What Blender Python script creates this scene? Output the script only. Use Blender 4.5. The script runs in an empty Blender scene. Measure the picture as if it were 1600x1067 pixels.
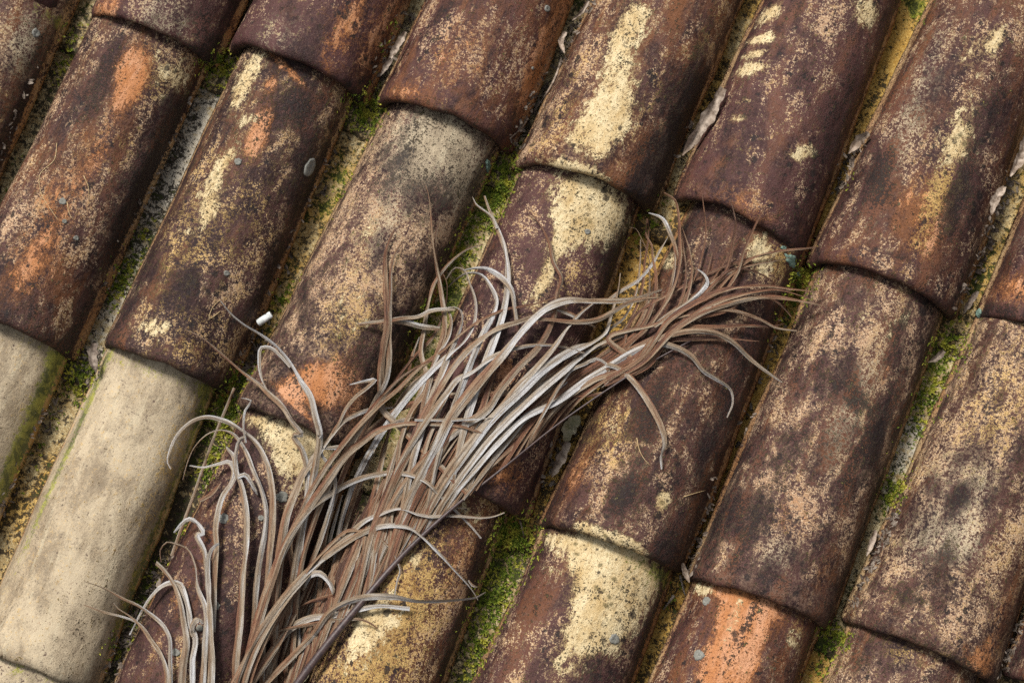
import bpy, math, random
import numpy as np
from mathutils import Matrix, Vector
from mathutils.bvhtree import BVHTree

C = bpy.context.scene
COL = C.collection
R = math.radians

# ------------------------------------------------------------------ camera
# Roof frame: x across the roof, y up the slope, z out of the roof. The roof itself is pitched 20 degrees.
ROOF = Matrix.Translation((0, 0, 3.2)) @ Matrix.Rotation(R(20), 4, 'X')
CAM = (Matrix.Translation((0.239, -0.2526, 2.3618)) @ Matrix.Rotation(0.3864, 4, 'Z')
       @ Matrix.Rotation(0.0251, 4, 'Y') @ Matrix.Rotation(0.2105, 4, 'X'))
cd = bpy.data.cameras.new('camera')
cd.lens = 70; cd.sensor_width = 36; cd.clip_start = 0.05; cd.clip_end = 200
cam = bpy.data.objects.new('camera', cd); COL.objects.link(cam)
cam.matrix_world = ROOF @ CAM
C.camera = cam
C.cycles.use_denoising = False
C.render.filter_size = 1.05
cd.dof.use_dof = True
cd.dof.focus_distance = 2.30
cd.dof.aperture_fstop = 7

# ------------------------------------------------------------------ sky, sun, exposure
SUN_DIR = (ROOF.to_3x3() @ Vector((-0.50, 0.36, 0.90))).normalized()    # towards the sun
sun_el = math.asin(SUN_DIR.z); sun_az = math.atan2(SUN_DIR.x, SUN_DIR.y)
w = bpy.data.worlds.new('World'); C.world = w; w.use_nodes = True
nt = w.node_tree; bg = nt.nodes['Background']
sky = nt.nodes.new('ShaderNodeTexSky'); sky.sky_type = 'NISHITA'; sky.sun_disc = False
sky.sun_elevation = sun_el; sky.sun_rotation = sun_az
sky.air_density = 1.0; sky.dust_density = 4.0; sky.ozone_density = 0.6
hsv = nt.nodes.new('ShaderNodeHueSaturation'); hsv.inputs['Saturation'].default_value = 0.25
nt.links.new(sky.outputs[0], hsv.inputs['Color']); nt.links.new(hsv.outputs[0], bg.inputs['Color'])
bg.inputs['Strength'].default_value = 0.072
sl = bpy.data.lights.new('sun', 'SUN'); sl.energy = 2.6; sl.angle = R(15); sl.color = (1.0, 0.955, 0.89)
so = bpy.data.objects.new('sun', sl); COL.objects.link(so)
so.rotation_euler = SUN_DIR.to_track_quat('Z', 'Y').to_euler(); so.location = (0, 0, 8)
C.view_settings.view_transform = 'Standard'; C.view_settings.look = 'None'
C.view_settings.gamma = 1; C.view_settings.exposure = 0.68; C.view_settings.use_curve_mapping = False

# ------------------------------------------------------------------ helpers
FPX = 70 / 36 * 1600
CR = CAM.to_3x3(); CO = CAM.translation
def at(px, py, z=0.0):
    """roof-frame point at height z above the roof plane on the sight line of photo pixel (px, py)"""
    d = CR @ Vector(((px - 800) / FPX, (533.5 - py) / FPX, -1))
    return CO + d * ((z - CO.z) / d.z)

def vnoise(P, seed=0):
    """value noise in 0..1, P (n,3)"""
    P = np.asarray(P, float); I = np.floor(P).astype(np.int64); f = P - I; f = f * f * (3 - 2 * f)
    out = 0
    for dx in (0, 1):
        for dy in (0, 1):
            for dz in (0, 1):
                h = ((I[:, 0] + dx) * 374761393 + (I[:, 1] + dy) * 668265263 + (I[:, 2] + dz) * 2147483647 + seed * 974634777)
                h = (h ^ (h >> 13)) * 1274126177 & 0xffffffff
                h = ((h ^ (h >> 16)) & 0xffff) / 65535.0
                out = out + h * (f[:, 0] if dx else 1 - f[:, 0]) * (f[:, 1] if dy else 1 - f[:, 1]) * (f[:, 2] if dz else 1 - f[:, 2])
    return out
def fbm(P, seed=0, o=3):
    a, s, v = .5, 0, 0
    P = np.asarray(P, float)
    for i in range(o):
        v = v + a * vnoise(P * 2 ** i, seed + i); s += a; a *= .5
    return v / s

def mesh_obj(name, verts, faces, mat, parent=None, mw=None, smooth=True, attrs=None, uv=None):
    me = bpy.data.meshes.new(name)
    me.from_pydata([tuple(v) for v in verts], [], faces)
    if smooth: me.polygons.foreach_set('use_smooth', [True] * len(me.polygons))
    for k, a in (attrs or {}).items():
        at_ = me.attributes.new(k, 'FLOAT_COLOR', 'POINT')
        at_.data.foreach_set('color', np.ascontiguousarray(a, dtype=np.float32).ravel())
    me.materials.append(mat); me.update()
    o = bpy.data.objects.new(name, me); COL.objects.link(o)
    if parent: o.parent = parent
    if mw is not None: o.matrix_world = mw
    return o
def tag(o, label=None, cat=None, group=None, kind=None):
    for k, v in (('label', label), ('category', cat), ('group', group), ('kind', kind)):
        if v: o[k] = v
    return o
def grid_faces(nu, nv, off=0, flip=False):
    F = []
    for i in range(nu - 1):
        for j in range(nv - 1):
            a = off + i * nv + j; q = (a, a + 1, a + nv + 1, a + nv)
            F.append(q[::-1] if flip else q)
    return F

# ------------------------------------------------------------------ materials
class N:
    def __init__(s, name):
        s.m = bpy.data.materials.new(name); s.m.use_nodes = True
        s.t = s.m.node_tree; s.b = s.t.nodes['Principled BSDF']
    def new(s, t, **kw):
        n = s.t.nodes.new(t)
        for k, v in kw.items(): setattr(n, k, v)
        return n
    def put(s, sock, v):
        if hasattr(v, 'links') or isinstance(v, bpy.types.NodeSocket): s.t.links.new(v, sock)
        elif isinstance(v, (tuple, list)):
            sock.default_value = tuple(v) + ((1,) if len(v) == 3 and len(sock.default_value) == 4 else ())
        else: sock.default_value = v
    def math(s, op, a, b=None, c=None, clamp=False):
        n = s.new('ShaderNodeMath', operation=op, use_clamp=clamp)
        s.put(n.inputs[0], a)
        if b is not None: s.put(n.inputs[1], b)
        if c is not None: s.put(n.inputs[2], c)
        return n.outputs[0]
    def add(s, *a):
        r = a[0]
        for x in a[1:]: r = s.math('ADD', r, x)
        return r
    def mul(s, a, b): return s.math('MULTIPLY', a, b)
    def cen(s, n, k): return s.math('MULTIPLY_ADD', n, k, -.5 * k)     # (n - .5) * k
    def step(s, v, lo, hi):
        n = s.new('ShaderNodeMapRange', interpolation_type='SMOOTHSTEP')
        s.put(n.inputs[0], v); n.inputs[1].default_value = lo; n.inputs[2].default_value = hi
        return n.outputs[0]
    def mix(s, f, a, b):
        n = s.new('ShaderNodeMix', data_type='RGBA')
        s.put(n.inputs[0], f); s.put(n.inputs[6], a); s.put(n.inputs[7], b)
        return n.outputs[2]
    def noise(s, vec, scale, detail=4, rough=.6, dist=0):
        n = s.new('ShaderNodeTexNoise'); s.put(n.inputs['Vector'], vec)
        n.inputs['Scale'].default_value = scale; n.inputs['Detail'].default_value = detail
        n.inputs['Roughness'].default_value = rough; n.inputs['Distortion'].default_value = dist
        return n.outputs[0]
    def attr(s, name):
        a = s.new('ShaderNodeAttribute', attribute_name=name)
        sp = s.new('ShaderNodeSeparateColor'); s.t.links.new(a.outputs['Color'], sp.inputs[0])
        return sp.outputs[0], sp.outputs[1], sp.outputs[2], a.outputs['Alpha']
    def objvec(s, stretch=None):
        tc = s.new('ShaderNodeTexCoord'); oi = s.new('ShaderNodeObjectInfo')
        v = s.new('ShaderNodeVectorMath', operation='ADD')
        k = s.mul(oi.outputs['Random'], 37.0)
        cx = s.new('ShaderNodeCombineXYZ')
        for i in range(3): s.put(cx.inputs[i], k)
        s.t.links.new(tc.outputs['Object'], v.inputs[0]); s.t.links.new(cx.outputs[0], v.inputs[1])
        out = v.outputs[0]
        if stretch:
            q = s.new('ShaderNodeVectorMath', operation='MULTIPLY'); s.t.links.new(out, q.inputs[0]); q.inputs[1].default_value = stretch
            out = q.outputs[0]
        return out
    def bump(s, h, strength, dist):
        n = s.new('ShaderNodeBump'); s.put(n.inputs['Height'], h)
        n.inputs['Strength'].default_value = strength; n.inputs['Distance'].default_value = dist
        s.t.links.new(n.outputs[0], s.b.inputs['Normal'])

def clay_material():
    s = N('weathered_clay')
    v = s.objvec(); vs = s.objvec((1, .22, 1)); vd = s.objvec((1, .55, 1))
    def wide(n, k=2.6): return s.math('MULTIPLY_ADD', n, k, .5 - .5 * k)     # spread the noise over 0..1
    big = wide(s.noise(v, 11, 3, .6)); mid = wide(s.noise(v, 50, 7, .70, .5)); strk = wide(s.noise(vs, 62, 7, .72, .9))
    stain = wide(s.noise(vd, 16, 5, .62, .8)); stain2 = wide(s.noise(vs, 27, 5, .6, .6)); cloud = wide(s.noise(vd, 34, 6, .7, .3), 2.8)
    med = wide(s.noise(vd, 130, 5, .75, .4), 2.8); fine = wide(s.noise(v, 240, 3, .8), 3.8); grain = wide(s.noise(v, 520, 2, .75), 3.8)
    cream, orange, speck, dark = s.attr('layer_a')
    green, pale, ochre, rim = s.attr('layer_b')
    ms = s.add(s.mul(mid, .32), s.mul(strk, .30), s.mul(med, .38))
    fg = s.add(s.mul(fine, .58), s.mul(grain, .42))
    oi = s.new('ShaderNodeObjectInfo'); rnd = oi.outputs['Random']
    # fired skin: maroon, plum grey and rust brown stains running into one another
    base = s.mix(s.step(s.add(s.mul(stain, .7), s.mul(mid, .3)), .30, .70), (.022, .009, .009), (.078, .035, .029))
    base = s.mix(s.mul(s.step(s.add(s.mul(stain2, .65), s.mul(mid, .35), s.cen(rnd, .25)), .52, .90), .8), base, (.165, .066, .026))
    base = s.mix(s.mul(s.step(s.add(s.mul(cloud, .7), s.mul(fine, .3), s.mul(speck, .25)), .55, .95), .5), base, (.17, .098, .072))
    base = s.mix(s.mul(s.step(fine, .45, .95), .55), base, (.15, .082, .058))
    plum, rust, char, sand = s.attr('layer_c')
    base = s.mix(s.mul(plum, s.step(s.add(s.mul(cloud, .5), s.mul(stain, .5)), .1, .7)), base, s.mix(stain2, (.042, .014, .015), (.108, .048, .044)))
    base = s.mix(s.mul(rust, s.step(s.add(s.mul(strk, .6), s.mul(stain2, .4)), .3, .75)), base, s.mix(fine, (.10, .035, .012), (.26, .10, .035)))
    base = s.mix(s.mul(char, s.step(s.add(s.mul(cloud, .5), s.mul(med, .5)), .25, .7)), base, (.020, .011, .010))
    base = s.mix(s.mul(sand, s.step(s.add(s.mul(cloud, .4), s.mul(fine, .6)), .3, .7)), base, (.185, .118, .078))
    # tan specks in clusters
    sv = s.add(fg, s.cen(cloud, .62), s.cen(med, .40), s.cen(stain, .30), s.math('MULTIPLY_ADD', speck, 1.1, -.70))
    sm = s.step(sv, .48, .60)
    tan = s.mix(s.step(s.add(s.mul(stain2, .55), s.mul(mid, .35), s.mul(ochre, .6)), .35, .85), (.42, .262, .155), (.53, .34, .15))
    tan = s.mix(s.step(grain, .55, 1.0), tan, (.66, .50, .33))
    col = s.mix(s.mul(sm, .86), base, tan)
    def layer(col, a, colour, kmid=1.5, kfine=.5, w=.06, amt=1.0, bias=.06):
        m = s.step(s.add(a, s.cen(ms, kmid), s.cen(fg, kfine)), .5 + bias - w, .5 + bias + w)
        return s.mix(s.mul(m, amt), col, colour), m
    mp = s.new('ShaderNodeMapping'); s.put(mp.inputs['Vector'], v); mp.inputs['Rotation'].default_value = (0, 0, .62); mp.inputs['Scale'].default_value = (1, .12, 1)
    scr = wide(s.noise(mp.outputs[0], 120, 4, .7, .2), 3.0)
    pc = s.mix(s.step(s.add(s.mul(cloud, .45), s.mul(fg, .12), s.mul(stain, .43)), .2, .8), (.24, .185, .12), (.48, .40, .275))
    pc = s.mix(s.mul(s.step(scr, .6, .95), .5), pc, (.56, .49, .34))
    pc = s.mix(s.mul(s.step(s.add(s.mul(stain2, .6), s.mul(scr, .4)), .55, .85), .45), pc, (.20, .155, .105))
    col, pm = layer(col, pale, pc, .9, .9, .16, .92)
    oc = s.mix(s.step(s.add(s.mul(stain, .4), s.mul(strk, .6)), .3, .75), (.43, .175, .062), (.56, .29, .16))
    oc = s.mix(s.step(fg, .5, .9), oc, (.30, .11, .045))
    # a rusty bloom round the bare clay, then the bare clay itself
    ob = s.step(s.add(orange, s.cen(ms, 1.2), s.cen(fg, .9)), .25, .75)
    col = s.mix(s.mul(ob, .62), col, (.31, .115, .03))
    col, om = layer(col, orange, oc, 1.9, .55, .035, .92, .13)
    yc = s.mix(s.step(s.add(s.mul(mid, .5), s.mul(fg, .5)), .25, .75), (.27, .145, .035), (.58, .39, .14))
    col, ym = layer(col, ochre, yc, 1.4, 1.3, .14, .85)
    cc = s.mix(s.step(s.add(s.mul(ms, .6), s.mul(cloud, .4)), .2, .8), (.47, .33, .15), (.72, .60, .37))
    cc = s.mix(s.step(fg, .55, .95), cc, (.42, .29, .13))
    cb = s.step(s.add(cream, s.cen(ms, 1.3), s.cen(fg, 1.1)), .36, .70)
    col = s.mix(s.mul(cb, .5), col, (.40, .27, .13))
    col, cm = layer(col, cream, cc, 2.1, .55, .03, .95, .13)
    # dark lichen dots on the bare places
    vo = s.new('ShaderNodeTexVoronoi'); s.put(vo.inputs['Vector'], v); vo.inputs['Scale'].default_value = 105
    dm = s.math('MULTIPLY', s.step(s.add(vo.outputs['Distance'], s.cen(fine, .3), s.cen(mid, .55)), .34, .12), s.step(stain, .45, .75))
    col = s.mix(s.mul(dm, s.mul(cm, .75)), col, (.11, .088, .035))
    # scattered black lichen dots on every tile
    vb = s.new('ShaderNodeTexVoronoi'); s.put(vb.inputs['Vector'], v); vb.inputs['Scale'].default_value = 70
    db = s.math('MULTIPLY', s.step(s.add(vb.outputs['Distance'], s.cen(fine, .28), s.cen(stain2, .55), s.cen(mid, .3)), .16, .04), .85)
    col = s.mix(s.mul(db, s.math('MULTIPLY_ADD', pale, -.93, 1.0, clamp=True)), col, (.016, .011, .010))
    # black crust, dark flanks and lips, and the painted flank shadow
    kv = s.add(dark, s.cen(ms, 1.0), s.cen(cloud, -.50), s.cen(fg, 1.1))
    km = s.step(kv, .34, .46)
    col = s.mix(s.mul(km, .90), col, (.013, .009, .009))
    # green film and moss stain
    gc = s.mix(s.step(mid, .3, .75), (.050, .075, .010), (.30, .30, .05))
    gm = s.step(s.add(green, s.cen(ms, .9), s.cen(fg, .8)), .44, .74)
    col = s.mix(s.mul(gm, .82), col, gc)
    # worn arrises, the light they catch painted in too
    rm = s.step(s.add(rim, s.cen(mid, .5), s.cen(fg, .6)), .4, .62)
    col = s.mix(s.mul(rm, .8), col, s.mix(stain2, (.36, .15, .05), (.62, .45, .24)))
    s.put(s.b.inputs['Base Color'], col)
    s.put(s.b.inputs['Roughness'], s.math('MULTIPLY_ADD', s.math('MAXIMUM', sm, cm), .2, .60))
    s.b.inputs['Specular IOR Level'].default_value = .25
    h = s.add(s.mul(fine, .20), s.mul(grain, .12), s.mul(mid, .40), s.mul(sm, .12), s.mul(km, .12), s.mul(s.math('MAXIMUM', cm, om), -.35), s.mul(med, .2))
    h = s.mul(h, s.math('MULTIPLY_ADD', pm, -.45, 1.0))
    s.bump(h, .8, .0024)
    return s.m
CLAY = clay_material()

def gutter_material():
    s = N('mossy_gutter_clay')
    v = s.objvec(); vs = s.objvec((1, .4, 1))
    def wide(n, k=2.8): return s.math('MULTIPLY_ADD', n, k, .5 - .5 * k)
    big = wide(s.noise(vs, 22, 4, .6)); mid = wide(s.noise(v, 75, 6, .7, .4)); blob = wide(s.noise(v, 175, 4, .7, .6), 3.0); fine = wide(s.noise(v, 420, 2, .8), 3.4)
    cream, orange, speck, dark = s.attr('layer_a')
    green, pale, ochre, rim = s.attr('layer_b')
    lt = s.mix(s.step(s.add(s.mul(mid, .5), s.mul(fine, .5)), .25, .75), (.28, .195, .085), (.62, .52, .30))
    yl = s.mix(s.step(s.add(s.mul(big, .4), s.mul(fine, .6)), .2, .8), (.34, .185, .035), (.60, .40, .12))
    col = s.mix(s.step(s.add(ochre, s.cen(big, .6), s.cen(mid, .4)), .25, .6), lt, yl)
    col = s.mix(s.mul(s.step(s.add(pale, s.cen(mid, .8)), .3, .7), .8), col, (.50, .46, .39))
    # yellow green film
    gf = s.step(s.add(green, s.cen(big, 1.0), s.cen(mid, .8), s.cen(blob, .5)), .48, .72)
    col = s.mix(s.mul(gf, .85), col, s.mix(s.step(blob, .25, .8), (.10, .14, .014), (.40, .39, .06)))
    # black crust breaking the light ground into flecks
    kv = s.add(dark, s.cen(blob, .75), s.cen(mid, .55), s.cen(big, .5), s.cen(fine, .4))
    km = s.step(kv, .14, .24)
    col = s.mix(s.mul(km, .93), col, s.mix(gf, (.018, .013, .010), (.022, .030, .008)))
    s.put(s.b.inputs['Base Color'], col); s.b.inputs['Roughness'].default_value = .85
    s.b.inputs['Specular IOR Level'].default_value = .2
    s.bump(s.add(s.mul(blob, -.16), s.mul(mid, .4), s.mul(fine, .12)), .7, .0022)
    return s.m
GUTTER = gutter_material()

def leaf_material():
    s = N('dry_leaflet')
    tone, vv, rnd, acr = s.attr('leaf')          # tone 0 dark brown, also painted gap shade, then rust .. 1 silver, place along, random, place across
    def vec(ka, kv, kr):
        c = s.new('ShaderNodeCombineXYZ'); s.put(c.inputs[0], s.mul(acr, ka)); s.put(c.inputs[1], s.mul(vv, kv)); s.put(c.inputs[2], s.mul(rnd, kr))
        return c.outputs[0]
    wide = lambda n, k=2.6: s.math('MULTIPLY_ADD', n, k, .5 - .5 * k)
    st = wide(s.noise(vec(13, 2.2, 91), 1.0, 4, .7)); bl = wide(s.noise(vec(1.6, 2.0, 55), 1.3, 4, .6)); sp = s.noise(vec(9, 12, 23), 6, 3, .7)
    f = s.add(tone, s.cen(bl, .55), s.cen(st, .30), s.cen(acr, .40))
    cr = s.new('ShaderNodeValToRGB'); e = cr.color_ramp.elements
    e[0].position = .0; e[0].color = (.085, .040, .026, 1); e[1].position = 1; e[1].color = (.54, .535, .535, 1)
    for p, c in ((.14, (.205, .086, .046, 1)), (.32, (.245, .142, .080, 1)), (.54, (.315, .238, .158, 1)), (.77, (.395, .35, .295, 1))):
        k = e.new(p); k.color = c
    s.put(cr.inputs[0], f)
    col = s.mix(s.mul(s.step(st, .62, .95), .5), cr.outputs[0], (.11, .052, .034))
    col = s.mix(s.mul(s.step(sp, .60, .72), .35), col, (.10, .05, .035))
    rib = s.step(s.math('ABSOLUTE', s.math('SUBTRACT', acr, .5)), .10, .02)
    col = s.mix(s.mul(rib, .55), col, (.085, .045, .03))
    s.put(s.b.inputs['Base Color'], col); s.b.inputs['Roughness'].default_value = .5
    s.b.inputs['Specular IOR Level'].default_value = .4
    s.bump(st, .8, .0012)
    return s.m
LEAF = leaf_material()

def simple(name, c1, c2, scale=200, rough=.8, bump=.5, dist=.001, c3=None):
    s = N(name); v = s.objvec(); n = s.noise(v, scale, 5, .7); n2 = s.noise(v, scale * .22, 3, .6)
    col = s.mix(s.step(n, .35, .65), c1, c2)
    if c3: col = s.mix(s.step(n2, .45, .6), col, c3)
    s.put(s.b.inputs['Base Color'], col); s.b.inputs['Roughness'].default_value = rough
    s.bump(n, bump, dist)
    return s.m
M_RIB = simple('dark_rachis', (.030, .020, .022), (.075, .045, .04), 160, .45)
M_MOSS = simple('green_moss', (.055, .10, .008), (.23, .29, .02), 260, .9, .3, .001, (.42, .40, .05))
M_LICHEN = simple('grey_lichen', (.12, .12, .105), (.27, .265, .235), 500, .95, .8, .0008, (.18, .175, .15))
M_TURQ = simple('teal_lichen', (.085, .15, .115), (.22, .31, .25), 420, .95, .8, .0008, (.13, .20, .16))
M_LITTER = simple('litter', (.05, .035, .026), (.16, .12, .09), 300, .8, .4, .001, (.24, .195, .155))
M_DRY = simple('pale_dry_leaf', (.09, .058, .036), (.42, .34, .27), 110, .75, .7, .001, (.24, .175, .125))
M_DRYG = simple('olive_dry_leaf', (.26, .25, .13), (.46, .42, .29), 120, .7, .5, .001, (.36, .32, .22))
M_PAPER = simple('white_paper', (.40, .42, .42), (.74, .76, .75), 200, .8, .4, .0006, (.60, .62, .60))
M_ROOT = simple('pale_rootlet', (.42, .28, .13), (.58, .44, .24), 300, .7)
M_TWIG = simple('grey_twig', (.16, .125, .10), (.34, .29, .24), 300, .7)
M_BED = simple('dark_underlay', (.010, .008, .007), (.03, .022, .017), 40, .95)

# ------------------------------------------------------------------ roof covering
# layers: C bare cream slip, O bare orange clay, S tan specks, D black crust, dark flanks and lips, B6's painted flank shadow, G green film, P pale grey-pink, Y ochre
LAYER = dict(C=0, O=1, S=2, D=3, G=4, P=5, Y=6, M=7)
PXM = 0.00074                                    # metres per photo pixel on the roof
BVH_V, BVH_F, OWNER = [], [], []
Z3 = Vector((0, 0, 1))

def frame(o, y):
    y = Vector((y.x, y.y, 0)).normalized(); x = y.cross(Z3)
    return Matrix(((x.x, y.x, 0, o.x), (x.y, y.y, 0, o.y), (x.z, y.z, 1, o.z), (0, 0, 0, 1)))

def paint(lay, XY, patches, to_local, seed):
    for p in patches:
        k, px, py, la, lc, st = p[:6]; rot = R(p[6]) if len(p) > 6 else 0
        lx, ly = to_local(px, py)
        dx, dy = XY[:, 0] - lx, XY[:, 1] - ly
        c, s_ = math.cos(rot), math.sin(rot)
        ax, ay = dx * c + dy * s_, -dx * s_ + dy * c
        d = (ax / (lc * PXM)) ** 2 + (ay / (la * PXM)) ** 2
        lay[:, LAYER[k]] += st * (1.15 if k in 'CO' else 1) * np.exp(-np.power(d, 1.0) * .5)

COVERS = {}
def cover_tile(key, ll, lr, ul, ur, desc, label, dflt, patches=(), lip=0.0, Hl=.071, Hu=.050, ext=.07):
    seed = sum(map(ord, key)) * 7
    LL, LR, UL, UR = (at(*p, -.01) for p in (ll, lr, ul, ur))
    O = (LL + LR) / 2; Mx = frame(O, (UL + UR) / 2 - O)
    inv = Mx.inverted(); a, b, c, d = (inv @ p for p in (LL, LR, UL, UR))
    wl, wu, L0 = (b.x - a.x) / 2, (d.x - c.x) / 2, (c.y + d.y) / 2
    sk = max(-.3, min(.3, (b.y - a.y) / (b.x - a.x))); L = L0 + ext
    ns, nt_ = 100, 64
    ss = np.concatenate([np.linspace(0, .03, 16)[:-1], np.linspace(.03, L, ns - 15)])
    th = np.pi * (1 - np.linspace(0, 1, nt_))
    S_, T_ = np.meshgrid(ss, th, indexing='ij'); S_, T_ = S_.ravel(), T_.ravel()
    ce, se = np.cos(T_), np.clip(np.sin(T_), 0, 1)
    f = S_ / L0
    def shell(inset):
        half = wl + (wu - wl) * f - inset; H = Hl + (Hu - Hl) * f - inset
        x = half * np.sign(ce) * np.abs(ce) ** .92
        z = -.014 + (H + .014) * se ** .98
        x = x + np.sign(ce) * .0050 * np.exp(-(z + .014) / .005)
        return x, z
    P3 = np.stack([S_ * 14, T_ * 1.6, 0 * S_], 1)
    wob = (fbm(P3 * .7, seed, 2) - .5) * .007 + (fbm(P3 * 5, seed + 9, 3) - .5) * .0014 + (vnoise(P3 * 22, seed + 5) - .5) * .0004
    rl = np.clip(1 - S_ / .014, 0, 1)
    rl = .0075 * (1 - np.sqrt(1 - rl ** 2))                                  # rounded lower lip
    band = lip * .0045 * (1 / (1 + np.exp((S_ - .030 - .004 * np.sin(T_ * 3 + seed)) / .0016))) * np.clip(se * 1.3 - .25, 0, 1)
    x, z = shell(rl - wob - band)
    edge = (fbm(np.stack([T_ * 2.2, 0 * T_ + seed, 0 * T_], 1), seed, 3) - .5) * .0055 * np.clip(1 - S_ / .05, 0, 1)
    y = S_ + sk * x + edge
    out = np.stack([x, y, z], 1)
    xi, zi = shell(.0135 + 0 * S_)
    yi = np.maximum(S_, .002) + sk * xi + edge
    inn = np.stack([xi, yi, zi], 1)
    V = np.concatenate([out, inn]); n = ns * nt_
    F = grid_faces(ns, nt_) + grid_faces(ns, nt_, n, True)
    for j in range(nt_ - 1):
        F.append((j + 1, j, n + j, n + j + 1)); e = (ns - 1) * nt_
        F.append((e + j, e + j + 1, n + e + j + 1, n + e + j))
    for i in range(ns - 1):
        F.append((i * nt_, (i + 1) * nt_, n + (i + 1) * nt_, n + i * nt_)); e = nt_ - 1
        F.append(((i + 1) * nt_ + e, i * nt_ + e, n + i * nt_ + e, n + (i + 1) * nt_ + e))
    F = [q[::-1] for q in F]
    # wear layers and painted tones
    lay = np.zeros((n, 8))
    for k, v in dflt.items():
        if k in LAYER: lay[:, LAYER[k]] = v
    tint = np.tile([dflt.get(k, 0) for k in 'prcs'], (2 * n, 1))
    def to_local(px, py):
        zz = .06
        for _ in range(5):
            q = inv @ at(px, py, zz); h = max(.01, wl + (wu - wl) * q.y / L0)
            r = min(.999, abs(q.x) / h) ** (1 / .92)
            zz = -.014 + (Hl + (Hu - Hl) * q.y / L0 + .014) * math.sqrt(1 - r * r) ** .98
        return q.x, q.y
    paint(lay, out[:, :2], patches, to_local, seed)
    u = x / np.maximum(.02, wl + (wu - wl) * f)
    lay[:, 3] += .26 * np.clip((u - .86) / .12, 0, 1) * (dflt.get('P', 0) < .8) + .22 * np.clip((-u - .88) / .1, 0, 1) * (dflt.get('P', 0) < .8)  # darker towards both flanks, except on the pale tiles
    lay[:, 2] -= .25 * np.clip(1 - S_ / .016, 0, 1)
    lay[:, 3] += .18 * np.clip(1 - S_ / .010, 0, 1)  # darker along the lower lip
    lay[:, 7] += .55 * np.clip((np.abs(u) - .985) / .02, 0, 1)  # lighter rim: worn edge plus the light it catches, put into the colour
    lay[:, 4] += dflt.get('G', 0) * 0 + .30 * np.clip((np.abs(u) - .9) / .09, 0, 1) * np.clip((S_ / L0 - .80) / .15, 0, 1)
    li = np.zeros((n, 8)); li[:, 3] = .9
    LY = np.concatenate([lay, li])
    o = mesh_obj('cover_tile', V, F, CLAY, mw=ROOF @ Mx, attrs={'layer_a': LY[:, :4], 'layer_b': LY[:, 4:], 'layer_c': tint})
    tag(o, label, 'roof tile', 'rounded cover tiles of the roof')
    M4 = np.array(Mx); W = out @ M4[:3, :3].T + M4[:3, 3]
    off = len(BVH_V); BVH_V.extend(map(tuple, W)); BVH_F.extend(grid_faces(ns, nt_, off)); OWNER.extend([o] * ((ns - 1) * (nt_ - 1)))
    COVERS[key] = dict(o=o, M=Mx, LL=LL, LR=LR, UL=UL, UR=UR, desc=desc)
    return o

def A(**k): return k
cover_tile('A1', (-115,-60), (95,32), (90,-500), (280,-410), 'the cut corner tile', 'dark plum clay cover tile cut off by the top left corner', A(p=.7,S=.3,D=.1), [])
cover_tile('A2', (139,31), (330,103), (355,-410), (532,-340), 'the orange cornered tile', 'greyish plum cover tile whose left lower corner is bright orange', A(p=.75,S=.42,P=.10),
  [('O',150,22,30,16,.8),('O',175,5,40,10,.4),('P',250,40,60,50,.42),('D',310,70,60,22,.4),('S',230,70,40,60,.2)], .3)
cover_tile('A3', (358,78), (566,160), (578,-364), (751,-290), 'the rust flanked tile', 'plum grey cover tile with a rusty orange right flank, top edge of the roof view', A(p=.9,S=.36),
  [('P',430,60,60,40,.38),('O',600,40,110,12,.55),('O',530,60,90,12,.4),('O',545,20,60,30,.3),('D',550,145,20,25,.3),('S',400,100,20,60,-.2)], .5)
cover_tile('A4', (587,163), (795,238), (811,-300), (975,-215), 'the reddish plum tile', 'reddish plum cover tile with a smooth thick rounded lower lip', A(p=.75,r=.45,S=.40),
  [('O',715,85,60,50,.33),('O',870,40,110,14,.72),('O',840,110,60,10,.5),('O',630,140,16,24,.45),('P',700,175,10,80,.25),('S',690,170,18,110,-.3),('P',760,60,80,40,.28),('S',740,80,90,60,.15)], 1)
cover_tile('A5', (800,262), (1018,332), (1025,-200), (1207,-118), 'the cream streaked tile', 'brown cover tile with a long broken cream streak and cream lip', A(r=.4,S=.48),
  [('C',975,55,34,16,.95),('C',1000,20,20,22,.5),('C',958,140,60,22,1.0),('C',960,190,36,20,.75),('C',905,205,34,14,.62),('C',935,225,20,12,.6),('C',890,262,8,46,.85),('C',925,270,8,30,.6),
   ('D',1050,190,110,18,.55),('D',1020,270,70,22,.5),('Y',1090,80,100,10,.45),('Y',870,180,120,20,.35),('S',830,210,90,30,.25),('D',985,75,60,14,.3),('Y',1000,180,120,18,.25)], 1)
cover_tile('A6', (1052,310), (1250,408), (1259,-140), (1421,-42), 'the slash marked tile', 'dark purple cover tile with slanting cream scratches along its left side', A(p=.7,S=.36,D=.02),
  [('C',1203,18,18,11,1.1,-20),('C',1188,58,7,18,1.1,20),('C',1178,82,6,18,1.0,20),('C',1174,104,8,22,1.1,22),('C',1165,155,5,12,.75,20),('C',1152,182,5,12,.75,20),('C',1358,14,24,17,.85),('C',1254,238,18,5,1.0,-55),('C',1262,224,12,4,.85,-55),('C',1250,250,8,5,.6),
   ('O',1170,320,26,50,.42),('S',1270,60,80,40,.22),('S',1180,330,30,60,.2),('O',1320,220,160,10,.4),('D',1300,200,160,18,.25),('S',1100,270,60,20,-.2)], .8)
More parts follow.
